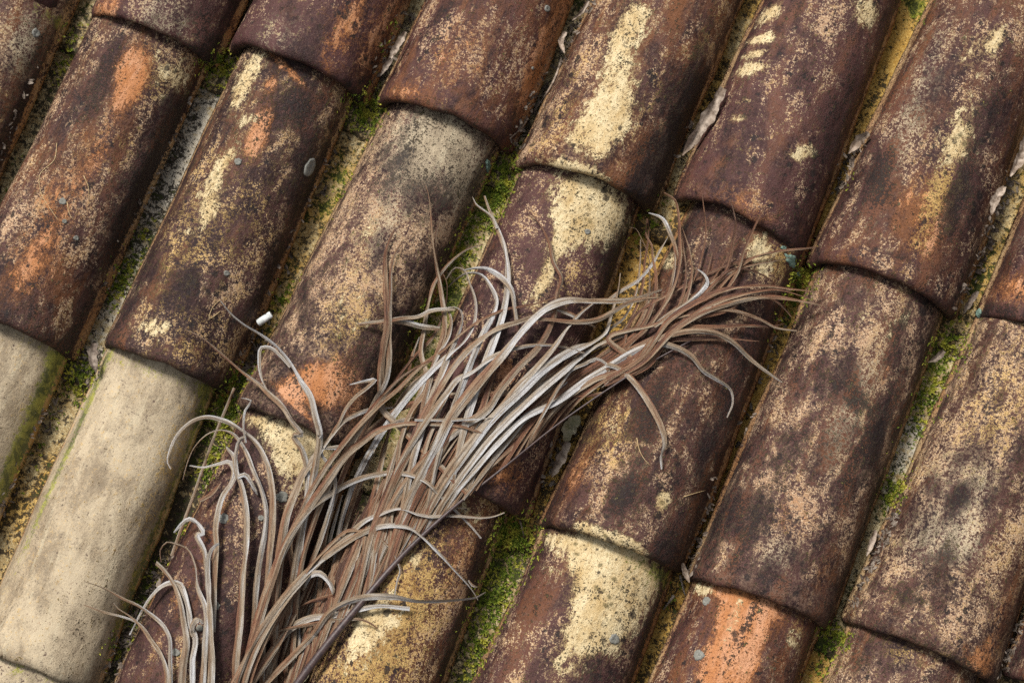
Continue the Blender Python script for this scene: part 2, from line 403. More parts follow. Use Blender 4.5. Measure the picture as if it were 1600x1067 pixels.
cover_tile('A7', (1262,412), (1490,500), (1477,-38), (1648,60), 'the ochre streaked tile', 'mottled cover tile with a broad yellow ochre streak and pinkish blotches', A(p=.4,r=.4,c=.25,S=.46),
  [('C',1560,58,20,10,.95),('C',1525,75,34,20,.5),('C',1505,200,46,22,.62),('C',1495,235,24,18,.5),('Y',1480,280,70,18,.55),('O',1465,350,60,22,.62),('O',1420,320,60,26,.35),('Y',1460,330,60,12,.4),
   ('P',1420,200,70,26,.42),('P',1470,70,90,40,.32),('P',1360,330,60,24,.3),('D',1375,285,46,18,.62,12),('D',1495,320,50,16,.62),('D',1540,200,130,16,.35),('D',1400,395,5,22,.4),('O',1330,400,20,40,.3),('S',1430,440,30,60,.1)], .4)
cover_tile('A8', (1530,495), (1760,590), (1720,45), (1925,140), 'the ember spotted tile', 'purplish cover tile with a glowing orange patch, cut off by right edge', A(p=.6,r=.3,S=.42),
  [('O',1590,450,24,26,.65),('P',1600,370,40,20,.4),('D',1560,480,10,60,.4)], .4)
cover_tile('B1', (-300,390), (-95,480), (-65,-30), (93,38), 'the left edge tile', 'tan speckled cover tile at the upper left edge with shaded flank', A(s=.5,S=.52),
  [('P',30,50,50,30,.45),('P',40,100,60,25,.3),('D',80,110,120,18,.45),('Y',10,160,60,20,.3),('G',75,20,10,24,.6)])
cover_tile('B2', (-75,480), (108,560), (143,38), (316,105), 'the peeled orange tile', 'brown cover tile with a large peeled orange patch near its top', A(r=.45,c=.4,S=.50),
  [('O',205,100,32,24,.95),('O',195,140,30,14,.8),('C',240,85,30,26,.35),('Y',250,110,30,20,.55),('C',275,120,26,20,.62),('P',255,150,22,18,.45),('D',150,130,60,18,.5),('D',245,240,90,22,.42),('D',210,330,80,20,.4),
   ('O',150,240,46,14,.45),('O',130,205,20,9,.45),('O',90,290,40,30,.38),('O',60,390,60,34,.36),('O',40,420,50,20,.3),('Y',190,230,60,16,.25),('C',150,50,40,9,.4),('D',60,500,30,40,.3),('S',60,330,80,40,.2),('P',120,320,40,20,.15)], .3)
cover_tile('B3', (160,542), (350,615), (375,92), (543,158), 'the twin scar tile', 'dark cover tile with pink and cream peeled scars down its upper left', A(c=.5,S=.50,D=.04,Y=.06),
  [('C',390,105,36,18,.7),('C',370,145,26,10,.6),('O',408,190,30,14,.95),('O',395,222,16,10,.8),('O',420,125,14,10,.6),('O',450,105,6,50,.8,-24),('C',385,185,14,12,.6),('C',345,255,30,9,1.0,-12),('C',330,305,22,18,.72),('C',320,335,16,10,.55),('C',290,360,12,20,.45),
   ('D',450,160,60,34,.42),('D',470,250,60,20,.3),('D',300,230,60,14,.3),('Y',300,350,120,50,.32),('Y',410,330,100,30,.22),('C',230,510,14,26,.5),('C',250,505,10,16,.4),('D',200,470,50,16,.4),('Y',310,560,40,40,.28),('D',300,440,16,30,.35),('D',330,590,14,30,.3)], .4)
cover_tile('B4', (368,634), (560,715), (602,175), (768,248), 'the round scarred tile', 'speckled cover tile with a round orange bare spot above its lip', A(s=.8,P=.22,S=.62,D=.10),
  [('P',660,215,50,70,.12),('D',660,240,50,60,.14),('P',680,225,40,50,.42),('P',640,250,60,30,.40),('P',720,290,50,24,.38),('P',700,200,20,40,.3),('D',620,250,50,14,.35),('D',690,290,22,14,.3),('P',590,360,50,30,.22),('Y',545,500,46,34,.55),('C',545,490,32,26,.40),('C',560,420,26,14,.35),('C',570,360,12,14,.5),
   ('O',494,602,22,28,1.5),('O',455,612,16,14,.55),('O',545,570,30,30,.42),('O',555,630,30,12,.42),('O',430,600,10,22,.35),('D',452,590,24,20,.10),('S',480,610,40,60,-.35),('O',463,633,3,24,1.1,-20),('S',480,655,24,80,-.2),('D',600,560,70,30,.35),('D',470,470,60,24,.2)], .2)
cover_tile('B5', (612,728), (818,812), (812,272), (990,338), 'the half cream tile', 'cover tile half plum and half cream spotted, crossed by the palm frond', A(p=.7,S=.44),
  [('C',915,305,34,44,.95),('C',945,340,40,30,.62),('C',890,350,34,22,.72),('C',860,410,50,10,.6),('C',845,450,26,10,.5),('D',965,400,40,24,.4),('P',800,400,60,20,.15),('O',792,578,12,9,1.1),('O',780,610,30,12,.4),('O',790,740,24,20,.5),('O',770,720,20,30,.3),('Y',900,420,50,22,.3),('D',700,700,80,40,.25)], .4)
cover_tile('B6', (843,822), (1062,896), (1068,348), (1243,425), 'the gold lipped tile', 'brown cover tile with a golden bare lip, right of the frond', A(r=.35,c=.35,S=.46,D=.06),
  [('C',1190,388,20,22,.75),('Y',1215,400,26,20,.75),('C',1190,425,22,12,.55),('C',1040,410,16,16,.5,30),('C',1060,395,10,14,.5,30),('C',1034,788,14,8,1.0),('C',1040,775,8,9,.8),('C',960,845,9,36,1.05),('C',985,853,9,20,.9),('C',912,823,8,10,.8),('D',1020,640,60,20,.35),('D',980,770,34,22,.5),('D',1110,520,40,18,.4),('D',1040,860,30,18,.35),('Y',930,660,40,16,.5),
   ('Y',970,680,50,20,.4),('C',955,665,16,9,.5),('P',990,740,40,20,.35),('O',900,730,50,18,.3),('D',1125,650,140,16,.4),('O',920,740,60,30,.2),('P',1030,690,40,30,.25),('S',990,690,90,50,.2),('D',1060,370,20,16,.35),('S',880,760,50,24,-.2)], 1)  # the long D patch paints the right flank's shadow into the colour
cover_tile('B7', (1076,903), (1295,985), (1275,435), (1466,508), 'the salt speckled tile', 'large evenly speckled brown grey cover tile with plain dark lower lip', A(s=.35,p=.25,c=.3,S=.56,D=.07),
  [('P',1380,560,60,36,.30),('P',1330,640,70,30,.34),('P',1300,700,60,30,.25),('P',1215,860,34,34,.52),('O',1240,800,50,30,.25),('C',1395,520,24,7,.45),('C',1420,490,20,10,.5),('C',1355,490,10,10,.4),('D',1412,500,40,9,.45),('D',1345,625,14,14,.65),('D',1300,600,26,16,.4),('D',1250,690,30,16,.42),('D',1190,790,60,14,.5),('D',1390,640,80,16,.30),('D',1130,820,60,14,.35),
   ('O',1385,585,30,7,.4),('D',1210,905,10,70,.2),('S',1200,910,18,90,-.3),('P',1310,840,60,20,.2),('D',1355,700,70,24,.3),('O',1290,900,40,12,.4)], .8)
cover_tile('B8', (1318,970), (1555,1075), (1530,500), (1715,585), 'the sandy speckled tile', 'sandy speckled cover tile at lower right edge with rust lower corner', A(s=.6,r=.2,c=.3,S=.58,Y=.08,D=.06),
  [('P',1480,720,60,46,.40),('P',1500,850,40,46,.42),('P',1440,840,40,30,.30),('P',1540,760,70,26,.35),('Y',1560,640,80,40,.25),('D',1500,780,40,12,.35),('D',1430,935,10,30,.45),('O',1530,1040,26,30,.6),('O',1570,960,60,12,.4),('D',1470,870,30,14,.25),('O',1450,560,10,40,.2),('P',1380,910,40,36,.25),('Y',1470,1020,6,46,.5),('D',1500,1035,12,60,.3)], .4)
cover_tile('B9', (1570,1055), (1790,1150), (1765,600), (1950,670), 'the sliver tile', 'dark sliver of a cover tile in the lower right corner', A(p=.4,S=.45,D=.1), [])
cover_tile('C2', (-310,960), (-105,1035), (-85,497), (95,562), 'the pale edge tile', 'pale beige cover tile cut off by the left edge', A(P=1.0,S=.8,C=-.2,D=-.2),
  [('G',85,575,60,12,.95),('G',50,665,80,10,.9),('G',20,740,60,10,.8),('Y',60,600,60,14,.3),('D',10,660,20,30,.12),('G',60,545,12,50,.3)], 0, .056, .043, .06)
cover_tile('C3', (-45,1005), (145,1080), (165,552), (326,612), 'the clean beige tile', 'smooth pale beige cover tile with greenish right rim, newest looking', A(P=1.0,S=.85,C=-.2,D=-.2),
  [('G',322,635,60,8,.8),('G',297,710,80,7,.8),('G',255,815,100,7,.8),('G',210,920,80,7,.7),('G',130,640,90,6,.7),('G',60,800,90,6,.6),('D',170,860,60,30,.14),('G',310,600,14,30,.42),('G',215,570,8,50,.45),('Y',255,760,100,14,.3),('Y',270,690,60,10,.3),('D',140,960,50,60,.16),('G',160,560,60,7,.4),('D',180,1030,30,30,.2),('D',90,1000,30,70,.12)], .6, .056, .043, .06)
cover_tile('C4', (160,1105), (358,1185), (378,650), (548,718), 'the yellow topped tile', 'dark brown cover tile with yellow top edge, partly under frond tips', A(p=.4,c=.3,S=.40),
  [('C',450,685,24,40,.9),('C',480,715,40,26,.9),('C',400,655,8,20,.8),('D',405,690,26,20,.3),('O',330,830,46,12,.4),('S',370,850,70,24,.2),('P',375,835,44,16,.25),('D',300,960,80,30,.2),('O',270,960,70,20,.25)], .3)
cover_tile('C5', (415,1190), (612,1275), (622,738), (785,808), 'the golden tile', 'golden ochre patched cover tile below the dark frond rib', A(r=.5,S=.56,Y=.14),
  [('C',590,960,30,30,.85),('C',555,1010,34,26,.62),('Y',560,1030,70,50,.55),('Y',640,900,60,30,.4),('C',640,850,12,22,.5),('C',648,878,14,8,.6),('Y',620,980,90,30,.4),('O',700,850,70,30,.3),('C',720,785,6,50,.6,-22),('D',725,985,90,14,.5),('S',680,950,80,30,.1),('O',730,900,80,20,.25)], .3)
cover_tile('C6', (640,1290), (880,1370), (850,832), (1042,905), 'the cream capped tile', 'cover tile with large cream upper patch dotted with dark lichen', A(p=.5,S=.48),
  [('C',945,870,34,50,1.1),('C',985,920,46,36,.95),('C',925,920,46,24,.75),('C',940,960,40,18,.7),('C',890,1020,50,22,.6),('C',960,1000,40,26,.5),('C',880,845,8,30,.7),('G',1005,880,12,40,.55),('G',1030,900,20,14,.4),('D',915,915,14,16,.25),('D',1000,1010,60,30,.35),('D',930,1040,30,16,.35),('P',830,980,80,16,.15),('P',900,1040,40,24,.3)], .3)
cover_tile('C7', (885,1375), (1110,1450), (1085,915), (1275,985), 'the bright orange tile', 'cover tile with bright peeled orange bands at the bottom edge', A(p=.4,r=.7,S=.38),
  [('O',1145,950,34,14,1.0),('O',1150,1000,50,20,1.0),('O',1130,1050,26,26,1.0),('O',1190,960,24,18,.7),('O',1120,920,8,16,.8),('C',1150,960,40,9,.4),('C',1100,920,8,12,.8),('C',1240,995,18,10,.6),('Y',1245,985,22,14,.5),('D',1165,985,50,5,.5),('O',1180,1030,30,8,.6),('D',1210,1030,50,16,.3),('O',1215,960,16,20,.4)], .3)
cover_tile('C8', (1130,1450), (1360,1530), (1327,990), (1525,1065), 'the tan grained tile', 'tan grained cover tile under the sandy one at the bottom edge', A(s=.4,S=.50,D=.07),
  [('Y',1400,1010,20,40,.4),('P',1420,1040,20,30,.35),('D',1340,1040,30,14,.2)], .3)
cover_tile('D3', (-240,1450), (-60,1530), (-30,1013), (137,1085), 'the corner beige tile', 'greenish beige cover tile end in the bottom left corner', A(P=.9,S=.7,G=.1), [('G',30,1045,10,40,.4)], 0, .056, .043, .06)

PANS = [  # column gap, look, layers
 ('A1','A2','mossy dark', A(S=.5,G=.35,Y=.1,D=.1), []),
 ('A2','A3','mossy', A(S=.5,G=.30,D=.15), []),
 ('A3','A4','leaf littered cream', A(S=.7,C=.3,G=.22), []),
 ('A4','A5','litter filled', A(S=.6,P=.2,G=.2,D=.1), []),
 ('A5','A6','ochre crusted', A(S=.6,Y=.5,D=.1), []),
 ('A6','A7','plain ochre', A(S=.4,Y=.85,C=.2), [('G',1440,5,30,30,.5)]),
 ('A7','A8','leaf strewn', A(S=.6,Y=.35,G=.2,P=.1), []),
 ('B1','B2','cream speckled', A(S=.75,C=.33,G=.22,D=.18), [('G',30,290,60,30,.2)]),
 ('B2','B3','grey cream', A(S=.75,P=.55,C=.25,G=.16,D=.12), [('P',265,225,80,20,.4),('G',190,440,50,20,.4)]),
 ('B3','B4','ochre edged', A(S=.65,Y=.42,G=.16,D=.08), [('G',520,280,60,16,.45),('C',530,235,50,10,.6),('G',440,470,50,20,.3)]),
 ('B4','B5','bright green mossy', A(S=.7,C=.36,G=.46), [('G',770,290,40,20,.3)]),
 ('B5','B6','yellow ochre', A(S=.4,Y=.75,D=.14), [('C',985,440,40,14,.4)]),
 ('B6','B7','smooth yellow', A(S=.4,Y=.9,C=.25), [('G',1240,470,30,20,.5)]),
 ('B7','B8','white speckled green', A(S=.8,C=.32,P=.2,G=.28), [('G',1470,570,40,20,.35),('P',1430,690,60,20,.4)]),
 ('B8','B9','narrow shaded', A(S=.5,D=.2,G=.1), []),
 ('C2','C3','black and cream grained', A(S=.7,Y=.38,D=.10,C=.2), []),
 ('C3','C4','black grained', A(S=.6,D=.16,C=.28,G=.15), [('D',270,820,60,30,.2)]),
 ('C4','C5','frond covered', A(S=.5,D=.3,G=.2), []),
 ('C5','C6','lime mossy', A(S=.7,C=.30,G=.40,D=.22), [('G',780,950,60,20,.35)]),
 ('C6','C7','speckled ochre', A(S=.5,Y=.8,D=.06), [('G',1020,990,50,16,.2)]),
 ('C7','C8','olive ochre', A(S=.45,Y=.75,G=.26), []),
]
def pan_tile(k1, k2, look, dflt, patches):
    a, b = COVERS[k1], COVERS[k2]
    lo = (a['LR'] + b['LL']) / 2; up = (a['UR'] + b['UL']) / 2
    # the channel beside the upper row ends where the lower row's channel begins
    Mx = frame(lo, up - lo); inv = Mx.inverted(); L0 = (inv @ up).y
    ns, nx = 70, 34; y0 = -.035
    ss = np.linspace(y0, L0 + .045, ns); xs = np.linspace(-.078, .078, nx)
    S_, X_ = np.meshgrid(ss, xs, indexing='ij'); S_, X_ = S_.ravel(), X_.ravel()
    f = (S_ - y0) / (L0 + .08)
    seed = sum(map(ord, k1 + k2)) * 13
    P3 = np.stack([S_ * 30, X_ * 30, 0 * S_], 1)
    X2 = X_ * (.9 + .12 * f)
    z = -.041 + 7.0 * X2 ** 2 + .013 * (1 - f) + (fbm(P3, seed, 4) - .5) * .008 + (vnoise(P3 * 9, seed) - .5) * .0012
    rl = np.clip(1 - (S_ - y0) / .010, 0, 1); z -= .006 * (1 - np.sqrt(1 - rl ** 2))
    V1 = np.stack([X2, S_ + (fbm(np.stack([X_ * 60, 0 * X_, 0 * X_], 1), seed, 2) - .5) * .012 * np.clip(1 - (S_ - y0) / .03, 0, 1), z], 1)
    V2 = V1 - np.array([0, 0, .012]); n = len(V1)
    F = grid_faces(ns, nx, 0, True) + grid_faces(ns, nx, n)
    for j in range(nx - 1):
        F.append((j, j + 1, n + j + 1, n + j)); e = (ns - 1) * nx
        F.append((e + j + 1, e + j, n + e + j, n + e + j + 1))
    for i in range(ns - 1):
        F.append(((i + 1) * nx, i * nx, n + i * nx, n + (i + 1) * nx)); e = nx - 1
        F.append((i * nx + e, (i + 1) * nx + e, n + (i + 1) * nx + e, n + i * nx + e))
    lay = np.zeros((n, 8))
    for k, v in dflt.items(): lay[:, LAYER[k]] = v
    def to_local(px, py):
        q = inv @ at(px, py, -.012); return q.x, q.y
    paint(lay, V1[:, :2], patches, to_local, seed)
    lay[:, 4] += .30 * np.clip((f - .80) / .12, 0, 1); lay[:, 3] += .04
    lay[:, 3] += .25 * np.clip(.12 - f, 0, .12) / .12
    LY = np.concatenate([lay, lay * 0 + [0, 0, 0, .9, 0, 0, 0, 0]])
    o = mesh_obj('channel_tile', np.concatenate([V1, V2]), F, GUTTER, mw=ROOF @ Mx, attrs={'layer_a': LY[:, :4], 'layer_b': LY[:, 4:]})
    tag(o, f"{look} channel tile between {a['desc']} and {b['desc']}", 'roof tile', 'channel tiles in the roof gutters')
    M4 = np.array(Mx); W = V1 @ M4[:3, :3].T + M4[:3, 3]
    off = len(BVH_V); BVH_V.extend(map(tuple, W)); BVH_F.extend(grid_faces(ns, nx, off, True)); OWNER.extend([o] * ((ns - 1) * (nx - 1)))
    return o
for p in PANS: pan_tile(*p)
bed = mesh_obj('roof_bed', [(-1.3, -1.1, -.075), (1.5, -1.1, -.075), (1.5, 1.1, -.075), (-1.3, 1.1, -.075)], [(0, 1, 2, 3)], M_BED, mw=ROOF)
bed['kind'] = 'structure'

BV = BVHTree.FromPolygons(BVH_V, BVH_F)
def hs(x, y):
    h = BV.ray_cast(Vector((x, y, .5)), Vector((0, 0, -1)))
    return (h[0].z, h[1]) if h[0] else (-.03, Z3)
def hmax(x, y, r=.02):
    return max(hs(x + r * math.cos(a) * k, y + r * math.sin(a) * k)[0] for k in (0, .5, 1) for a in (0, 1.05, 2.1, 3.14, 4.2, 5.25))
def hit(px, py):
    """first roof surface point under photo pixel"""
    d = (CR @ Vector(((px - 800) / FPX, (533.5 - py) / FPX, -1))).normalized()
    h = BV.ray_cast(CO, d)
    return (h[0], h[1]) if h[0] else (at(px, py, -.03), Z3)

# ------------------------------------------------------------------ the dry palm frond
ORG = dict(A=(130, 600), B=(130, 834), C=(380, 450), D=(380, 680), E=(380, 834), F=(580, 320), G=(730, 500), H=(950, 300), I=(580, 500))
def K(crop, *pts):
    """points measured on an enlarged view of the photo -> photo pixels"""
    o = ORG[crop]
    return [(o[0] + .21875 * x, o[1] + .21875 * y) for x, y in pts]
def catmull(P, step=6):
    P = [Vector((p[0], p[1], 0)) for p in P]
    P = [P[0] * 2 - P[1]] + P + [P[-1] * 2 - P[-2]]
    out = []
    for i in range(1, len(P) - 2):
        p0, p1, p2, p3 = P[i - 1:i + 3]
        n = max(2, int((p2 - p1).length / step))
        # centripetal-like tangents keep uneven points from overshooting
        d1, d0, d2 = max(1e-3, (p2 - p1).length), max(1e-3, (p1 - p0).length), max(1e-3, (p3 - p2).length)
        m1 = ((p1 - p0) / d0 * d1 + (p2 - p1) / d1 * d0) / (d0 + d1) * d1
        m2 = ((p2 - p1) / d1 * d2 + (p3 - p2) / d2 * d1) / (d1 + d2) * d1
        for k in range(n):
            t = k / n
            out.append((2*t**3-3*t*t+1) * p1 + (t**3-2*t*t+t) * m1 + (-2*t**3+3*t*t) * p2 + (t**3-t*t) * m2)
    out.append(P[-2])
    return out
RACHIS = [(300,1350),(380,1200),(466,1066),(560,947),(640,856),(705,796),(790,728),(870,664),(950,608),(1010,570),(1080,532)]
rach_px = catmull(RACHIS, 12)
def lay_on_roof(P2, lifts, r=.02, win=4):
    """P2: photo points; lifts: heights in metres over the highest tile surface nearby"""
    z = []
    for p, l in zip(P2, lifts):
        q = at(p.x, p.y, .05); h = hmax(q.x, q.y, r); q = at(p.x, p.y, h); z.append(max(h, hmax(q.x, q.y, r)))
    z = np.array(z); pad = np.pad(z, win, mode='edge')
    zs = np.array([pad[i:i + 2 * win + 1].mean() for i in range(len(z))])
    zs = np.maximum(zs, z - .006) + np.array(lifts)
    return [at(p.x, p.y, float(h)) for p, h in zip(P2, zs)]
rl = [.007] * len(rach_px)
rach3 = lay_on_roof(rach_px, rl, .03, 9)
def tube(path, rad, nseg=10):
    V, F = [], []
    up = Vector((0, 0, 1))
    for i, p in enumerate(path):
        t = (path[min(i + 1, len(path) - 1)] - path[max(i - 1, 0)]).normalized()
        b = t.cross(up); b = b.normalized() if b.length > 1e-4 else Vector((1, 0, 0)); n = b.cross(t)
        for k in range(nseg):
            a = 2 * math.pi * k / nseg
            V.append(p + (b * math.cos(a) + n * math.sin(a)) * rad[i])
    for i in range(len(path) - 1):
        for k in range(nseg):
            F.append((i * nseg + k, i * nseg + (k + 1) % nseg, (i + 1) * nseg + (k + 1) % nseg, (i + 1) * nseg + k))
    F.append(tuple(range(nseg))[::-1]); F.append(tuple(len(V) - nseg + k for k in range(nseg)))
    return V, F
frond = bpy.data.objects.new('palm_frond', None); COL.objects.link(frond)
FO = rach3[0].copy(); FM = Matrix.Translation(FO); FI = FM.inverted()
frond.matrix_world = ROOF @ FM
tag(frond, 'dry brown and silver palm frond lying diagonally across the roof tiles', 'palm frond')
tr = np.linspace(0, 1, len(rach3))
V, F = tube([FI @ p for p in rach3], [float(np.interp(t, [0, .35, .5, .62, .75, 1], [.0062, .0046, .0034, .0018, .0012, .001])) for t in tr])
mesh_obj('rachis', V, F, M_RIB, frond)

rng = random.Random(5)
def leaf_mesh(pts, wid, tone, twist, fold, seed):
    """a ribbon with a folded midrib; returns verts, faces, attribute rows"""
    rg = random.Random(seed); n = len(pts); V, F, AT = [], [], []
    acr = (-1, -.55, 0, .55, 1)
    up = Vector((0, 0, 1)); Lacc = 0
    rnd = rg.random(); B = None
    for i, p in enumerate(pts):
        t = (pts[min(i + 1, n - 1)] - pts[max(i - 1, 0)]).normalized()
        nn = (up - t * up.dot(t)); nn = nn.normalized() if nn.length > .05 else Vector((0, 1, 0))
        b = t.cross(nn)
        a = twist[i]; bb = b * math.cos(a) + nn * math.sin(a); nb = nn * math.cos(a) - b * math.sin(a)
        if i: Lacc += (p - pts[i - 1]).length
        fo = fold[i]; wv = .5 * wid[i]
        for x in acr:
            rip = wv * .08 * math.sin(Lacc * 130 + x * 2 + rnd * 9)
            V.append(p + bb * (x * wv * math.cos(fo)) + nb * (-abs(x) * wv * math.sin(fo) + rip * x * x))
            AT.append((tone[i], Lacc * 9, rnd, x * .5 + .5))
    m = len(acr)
    for i in range(n - 1):
        for j in range(m - 1):
            F.append((i * m + j, i * m + j + 1, (i + 1) * m + j + 1, (i + 1) * m + j))
    return V, F, AT
def to_rachis(P):
    """where a leaflet, followed back from its first traced point, leaves the rachis"""
    p0 = Vector((P[0][0], P[0][1], 0)); d = (Vector((P[1][0], P[1][1], 0)) - p0).normalized()
    best, bs = None, -9
    near = min((q - p0).length for q in rach_px)
    if near < 14: return P
    for q in rach_px[:-6]:
        v = p0 - q
        if v.length < 40: continue
        sc = v.normalized().dot(d) - v.length / 4000
        if sc > bs: best, bs = q, sc
    mid = (best + p0) * .5 + (p0 - d * (best - p0).length * .5 - (best + p0) * .5) * .5
    return [(best.x, best.y), (mid.x, mid.y)] + list(P)
def build_leaflet(P, w, tone, lift, tip=.25, tw=None, seed=0, root=True, base_w=.75):
    rg = random.Random(seed)
    P2 = catmull(to_rachis(P) if root else P)
    n = len(P2); ts = np.linspace(0, 1, n)
    l0, l1, l2 = lift if isinstance(lift, tuple) else (lift, lift, max(2, lift * .55))
    lf = np.interp(ts, [0, .12, .55, .85, 1], [6 if root else l0, l0, l1, .5 * (l1 + l2), l2]) * .001
    pts = lay_on_roof(P2, lf, .016, 8)
    k1, k2, k3 = rg.uniform(2, 5), rg.uniform(0, 6), rg.uniform(.75, 1.0)
    wid = w * PXM * .95 * np.interp(ts, [0, .25, .5, .75, .93, 1], [base_w, .95, 1.05, .92, .5, tip]) * (1 + .10 * np.sin(ts * k1 * 2.2 + k2) * k3)
    if tw is None: tw = (rg.uniform(-.35, .35), rg.uniform(-.55, .55), rg.uniform(-.8, .8), rg.uniform(-1.4, 1.4))
    twist = np.interp(ts, np.linspace(0, 1, len(tw)), tw)
    twist = np.convolve(np.pad(twist, 5, mode='edge'), np.ones(11) / 11, 'valid') + .15 * np.sin(ts * 4 + k2) + .7 * k3 * np.exp(-((ts - .70 - .03 * k2) / .04) ** 2)
    twist = np.clip(twist, -1.0, 1.0)
    fold = .38 + .20 * np.sin(ts * k1 * 3 + k2 * 2) - .15 * ts
    tn = tone if isinstance(tone, tuple) else (tone, tone)
    tones = np.interp(ts, np.linspace(0, 1, len(tn)), tn)
    pts = [FI @ p for p in pts]
    return leaf_mesh(pts, wid, tones, twist, fold, seed)

LEAVES = []
def leaflet(P, w=11, tone=.5, lift=8, **k):
    LEAVES.append((build_leaflet(P, w, tone, lift, seed=int(P[0][0] * 7 + P[-1][1] * 13 + P[-1][0]), **k), sum(math.dist(P[i], P[i + 1]) for i in range(len(P) - 1)) * w))

# straight leaflets packed along the rib, most of them half hidden: (place along the rib, turn, length, width, tone)
def heading(px): return math.radians(np.interp(px, [300, 470, 560, 640, 705, 790, 870, 950, 1010], [78, 71, 67, 61, 56, 48, 42, 38, 34]))
def rib_leaf(u, turn, L, bend):
    q = rach_px[int(u * (len(rach_px) - 1))]; a = heading(q.x) + turn
    P = [(q.x, q.y)]; x, y = q.x, q.y
    for i in range(6):
        x += L / 6 * math.cos(a); y -= L / 6 * math.sin(a); a -= bend / 6 * (.3 + i * .35)
        P.append((x, y))
    return P
for i in range(96):
    u = .16 + .50 * (i + rng.random()) / 96
    L = rng.uniform(230, 360); bend = rng.uniform(-.05, .30)
    P = rib_leaf(u, rng.uniform(-.03, .035), L, bend)
    tone = rng.choice([-.35, -.25, -.1, 0, .1, .2, .3, .42, .55]) + rng.uniform(-.06, .06)  # darker tones lie lower, painting shade into the gaps between leaflets
    leaflet(P, rng.uniform(5.5, 9), tone, max(1, 3.5 + 9 * tone + rng.uniform(-1.5, 3)), root=False, base_w=.55)

# slender rust tips spreading from the upper end of the rib
for i in range(8):
    v_ = (i + rng.random()) / 8; x0, y0 = 905 + rng.uniform(-40, 70), 600 + rng.uniform(-45, 0)
    ang = math.radians(np.interp(v_, [0, .35, .7, 1], [86, 58, 32, 6])) ; Lt = rng.uniform(150, 240) * (1.25 if v_ > .5 else 1)
    mx, my = 1000 + rng.uniform(-25, 45), 545 - rng.uniform(0, 55)
    P = [(x0, y0), (mx, my), (mx + .34 * Lt * math.cos(.5 * ang + .36), my - .34 * Lt * math.sin(.5 * ang + .36))]
    P += [(P[2][0] + .36 * Lt * math.cos(ang), P[2][1] - .36 * Lt * math.sin(ang)), (P[2][0] + .7 * Lt * math.cos(ang - rng.uniform(.0, .35) * (1 if v_ > .5 else -.6)), P[2][1] - .7 * Lt * math.sin(ang - rng.uniform(.0, .3)))]
    leaflet(P, rng.uniform(4.5, 7), rng.choice([.14, .2, .26, .4]), (rng.uniform(3, 12), rng.uniform(5, 14), rng.uniform(1, 6)), root=False, base_w=.7)

S_, M_, T_, R_ = .85, .6, .45, .18     # silver, grey tan, tan, rust
# --- left fan, standing up from the lower frame edge
leaflet(K('B',(840,1100),(860,900),(878,680),(885,520)), 8, .3, 5)
leaflet(K('B',(590,1180),(592,980),(545,850),(470,740),(400,640),(330,580),(250,530),(215,490)), 9, (T_,M_), (5,10,8))
leaflet(K('B',(500,770),(400,640),(280,590),(160,560),(60,525),(5,505)), 4.5, (.5,.9,.3), (9,9,4), root=False, base_w=1)
leaflet(K('B',(628,1180),(624,900),(610,720),(560,640),(490,580),(390,510),(280,460),(150,390),(10,340)), 8, (T_,M_,S_,.3), (5,12,6))
leaflet(K('B',(850,1100),(868,800),(870,520),(815,380),(795,220),(740,110),(660,75),(600,62),(552,120),(560,200)), 10, (T_,M_,S_,.3), (6,14,10))
leaflet(K('B',(700,1180),(715,950),(735,800),(720,650),(690,480),(630,330),(560,240),(520,205)), 13, (R_+.1,T_,M_), (6,12,12), tip=.6)
leaflet(K('B',(776,1180),(776,900),(790,720),(770,680),(750,560),(715,420),(690,360),(640,345),(560,370),(490,440),(430,530),(330,720)), 12, (T_,M_,.95,.7,.9), (6,13,-12), tip=.4)
leaflet(K('B',(788,730),(772,690),(800,620),(830,605),(855,640)), 10, (M_,.95), (10,18,14), root=False, tip=.3)
leaflet(K('B',(900,1180),(905,900),(898,700),(895,450),(890,250),(900,150),(940,85),(972,68)), 15, (T_,T_,M_,S_), (7,12,20), tip=.3)
leaflet(K('B',(880,300),(862,120),(820,0)) + K('A',(850,1065),(805,990),(755,962),(700,1000),(648,1060)), 10, (M_,.95,.9), (9,16,2), root=False, base_w=1)
leaflet(K('B',(925,700),(930,400),(940,200),(948,60)) + K('A',(940,1065),(960,900),(1000,780),(1060,690),(1080,610),(1045,556),(960,570),(860,595),(760,580)), 12, (T_,T_,M_,.8,.9), (7,13,8), root=False)
leaflet(K('A',(830,830),(900,790),(950,740),(985,700)), 8, .3, (4,6,4), root=False)
leaflet(K('B',(1080,1180),(1082,920),(1105,700),(1122,520),(1138,300),(1160,100)) + K('A',(1165,1050),(1150,830),(1120,700),(1100,655),(1090,590),(1098,470),(1125,395),(1165,380)), 15, (R_+.12,T_,T_,M_,S_), (7,13,16), tip=.5)
leaflet(K('A',(1100,665),(1150,645),(1205,715),(1245,790)), 8, .9, (16,14,5), root=False)
leaflet(K('A',(1090,640),(1080,530),(1020,445)), 9, .8, (15,14,10), root=False)
leaflet(K('A',(1160,420),(1145,290),(1158,185),(1198,118),(1130,100)), 4, .9, (15,12,6), root=False, base_w=1)
leaflet(K('B',(1185,900),(1220,640),(1240,350),(1280,100),(1300,0)) + K('A',(1308,880),(1280,760),(1215,610),(1160,480),(1125,420),(1065,350),(975,328),(900,350),(800,440),(740,570),(710,685)), 9.5, (R_+.1,T_,M_,M_,.9,.55,.6), (6,14,-4))
leaflet(K('B',(1290,700),(1312,400),(1330,150)) + K('A',(1350,1000),(1340,700),(1290,520),(1220,410),(1120,330),(1000,262),(870,236),(760,275),(670,365),(620,470),(604,560),(628,605)), 11, (T_,T_,M_,.5,.7,.8), (7,16,6))
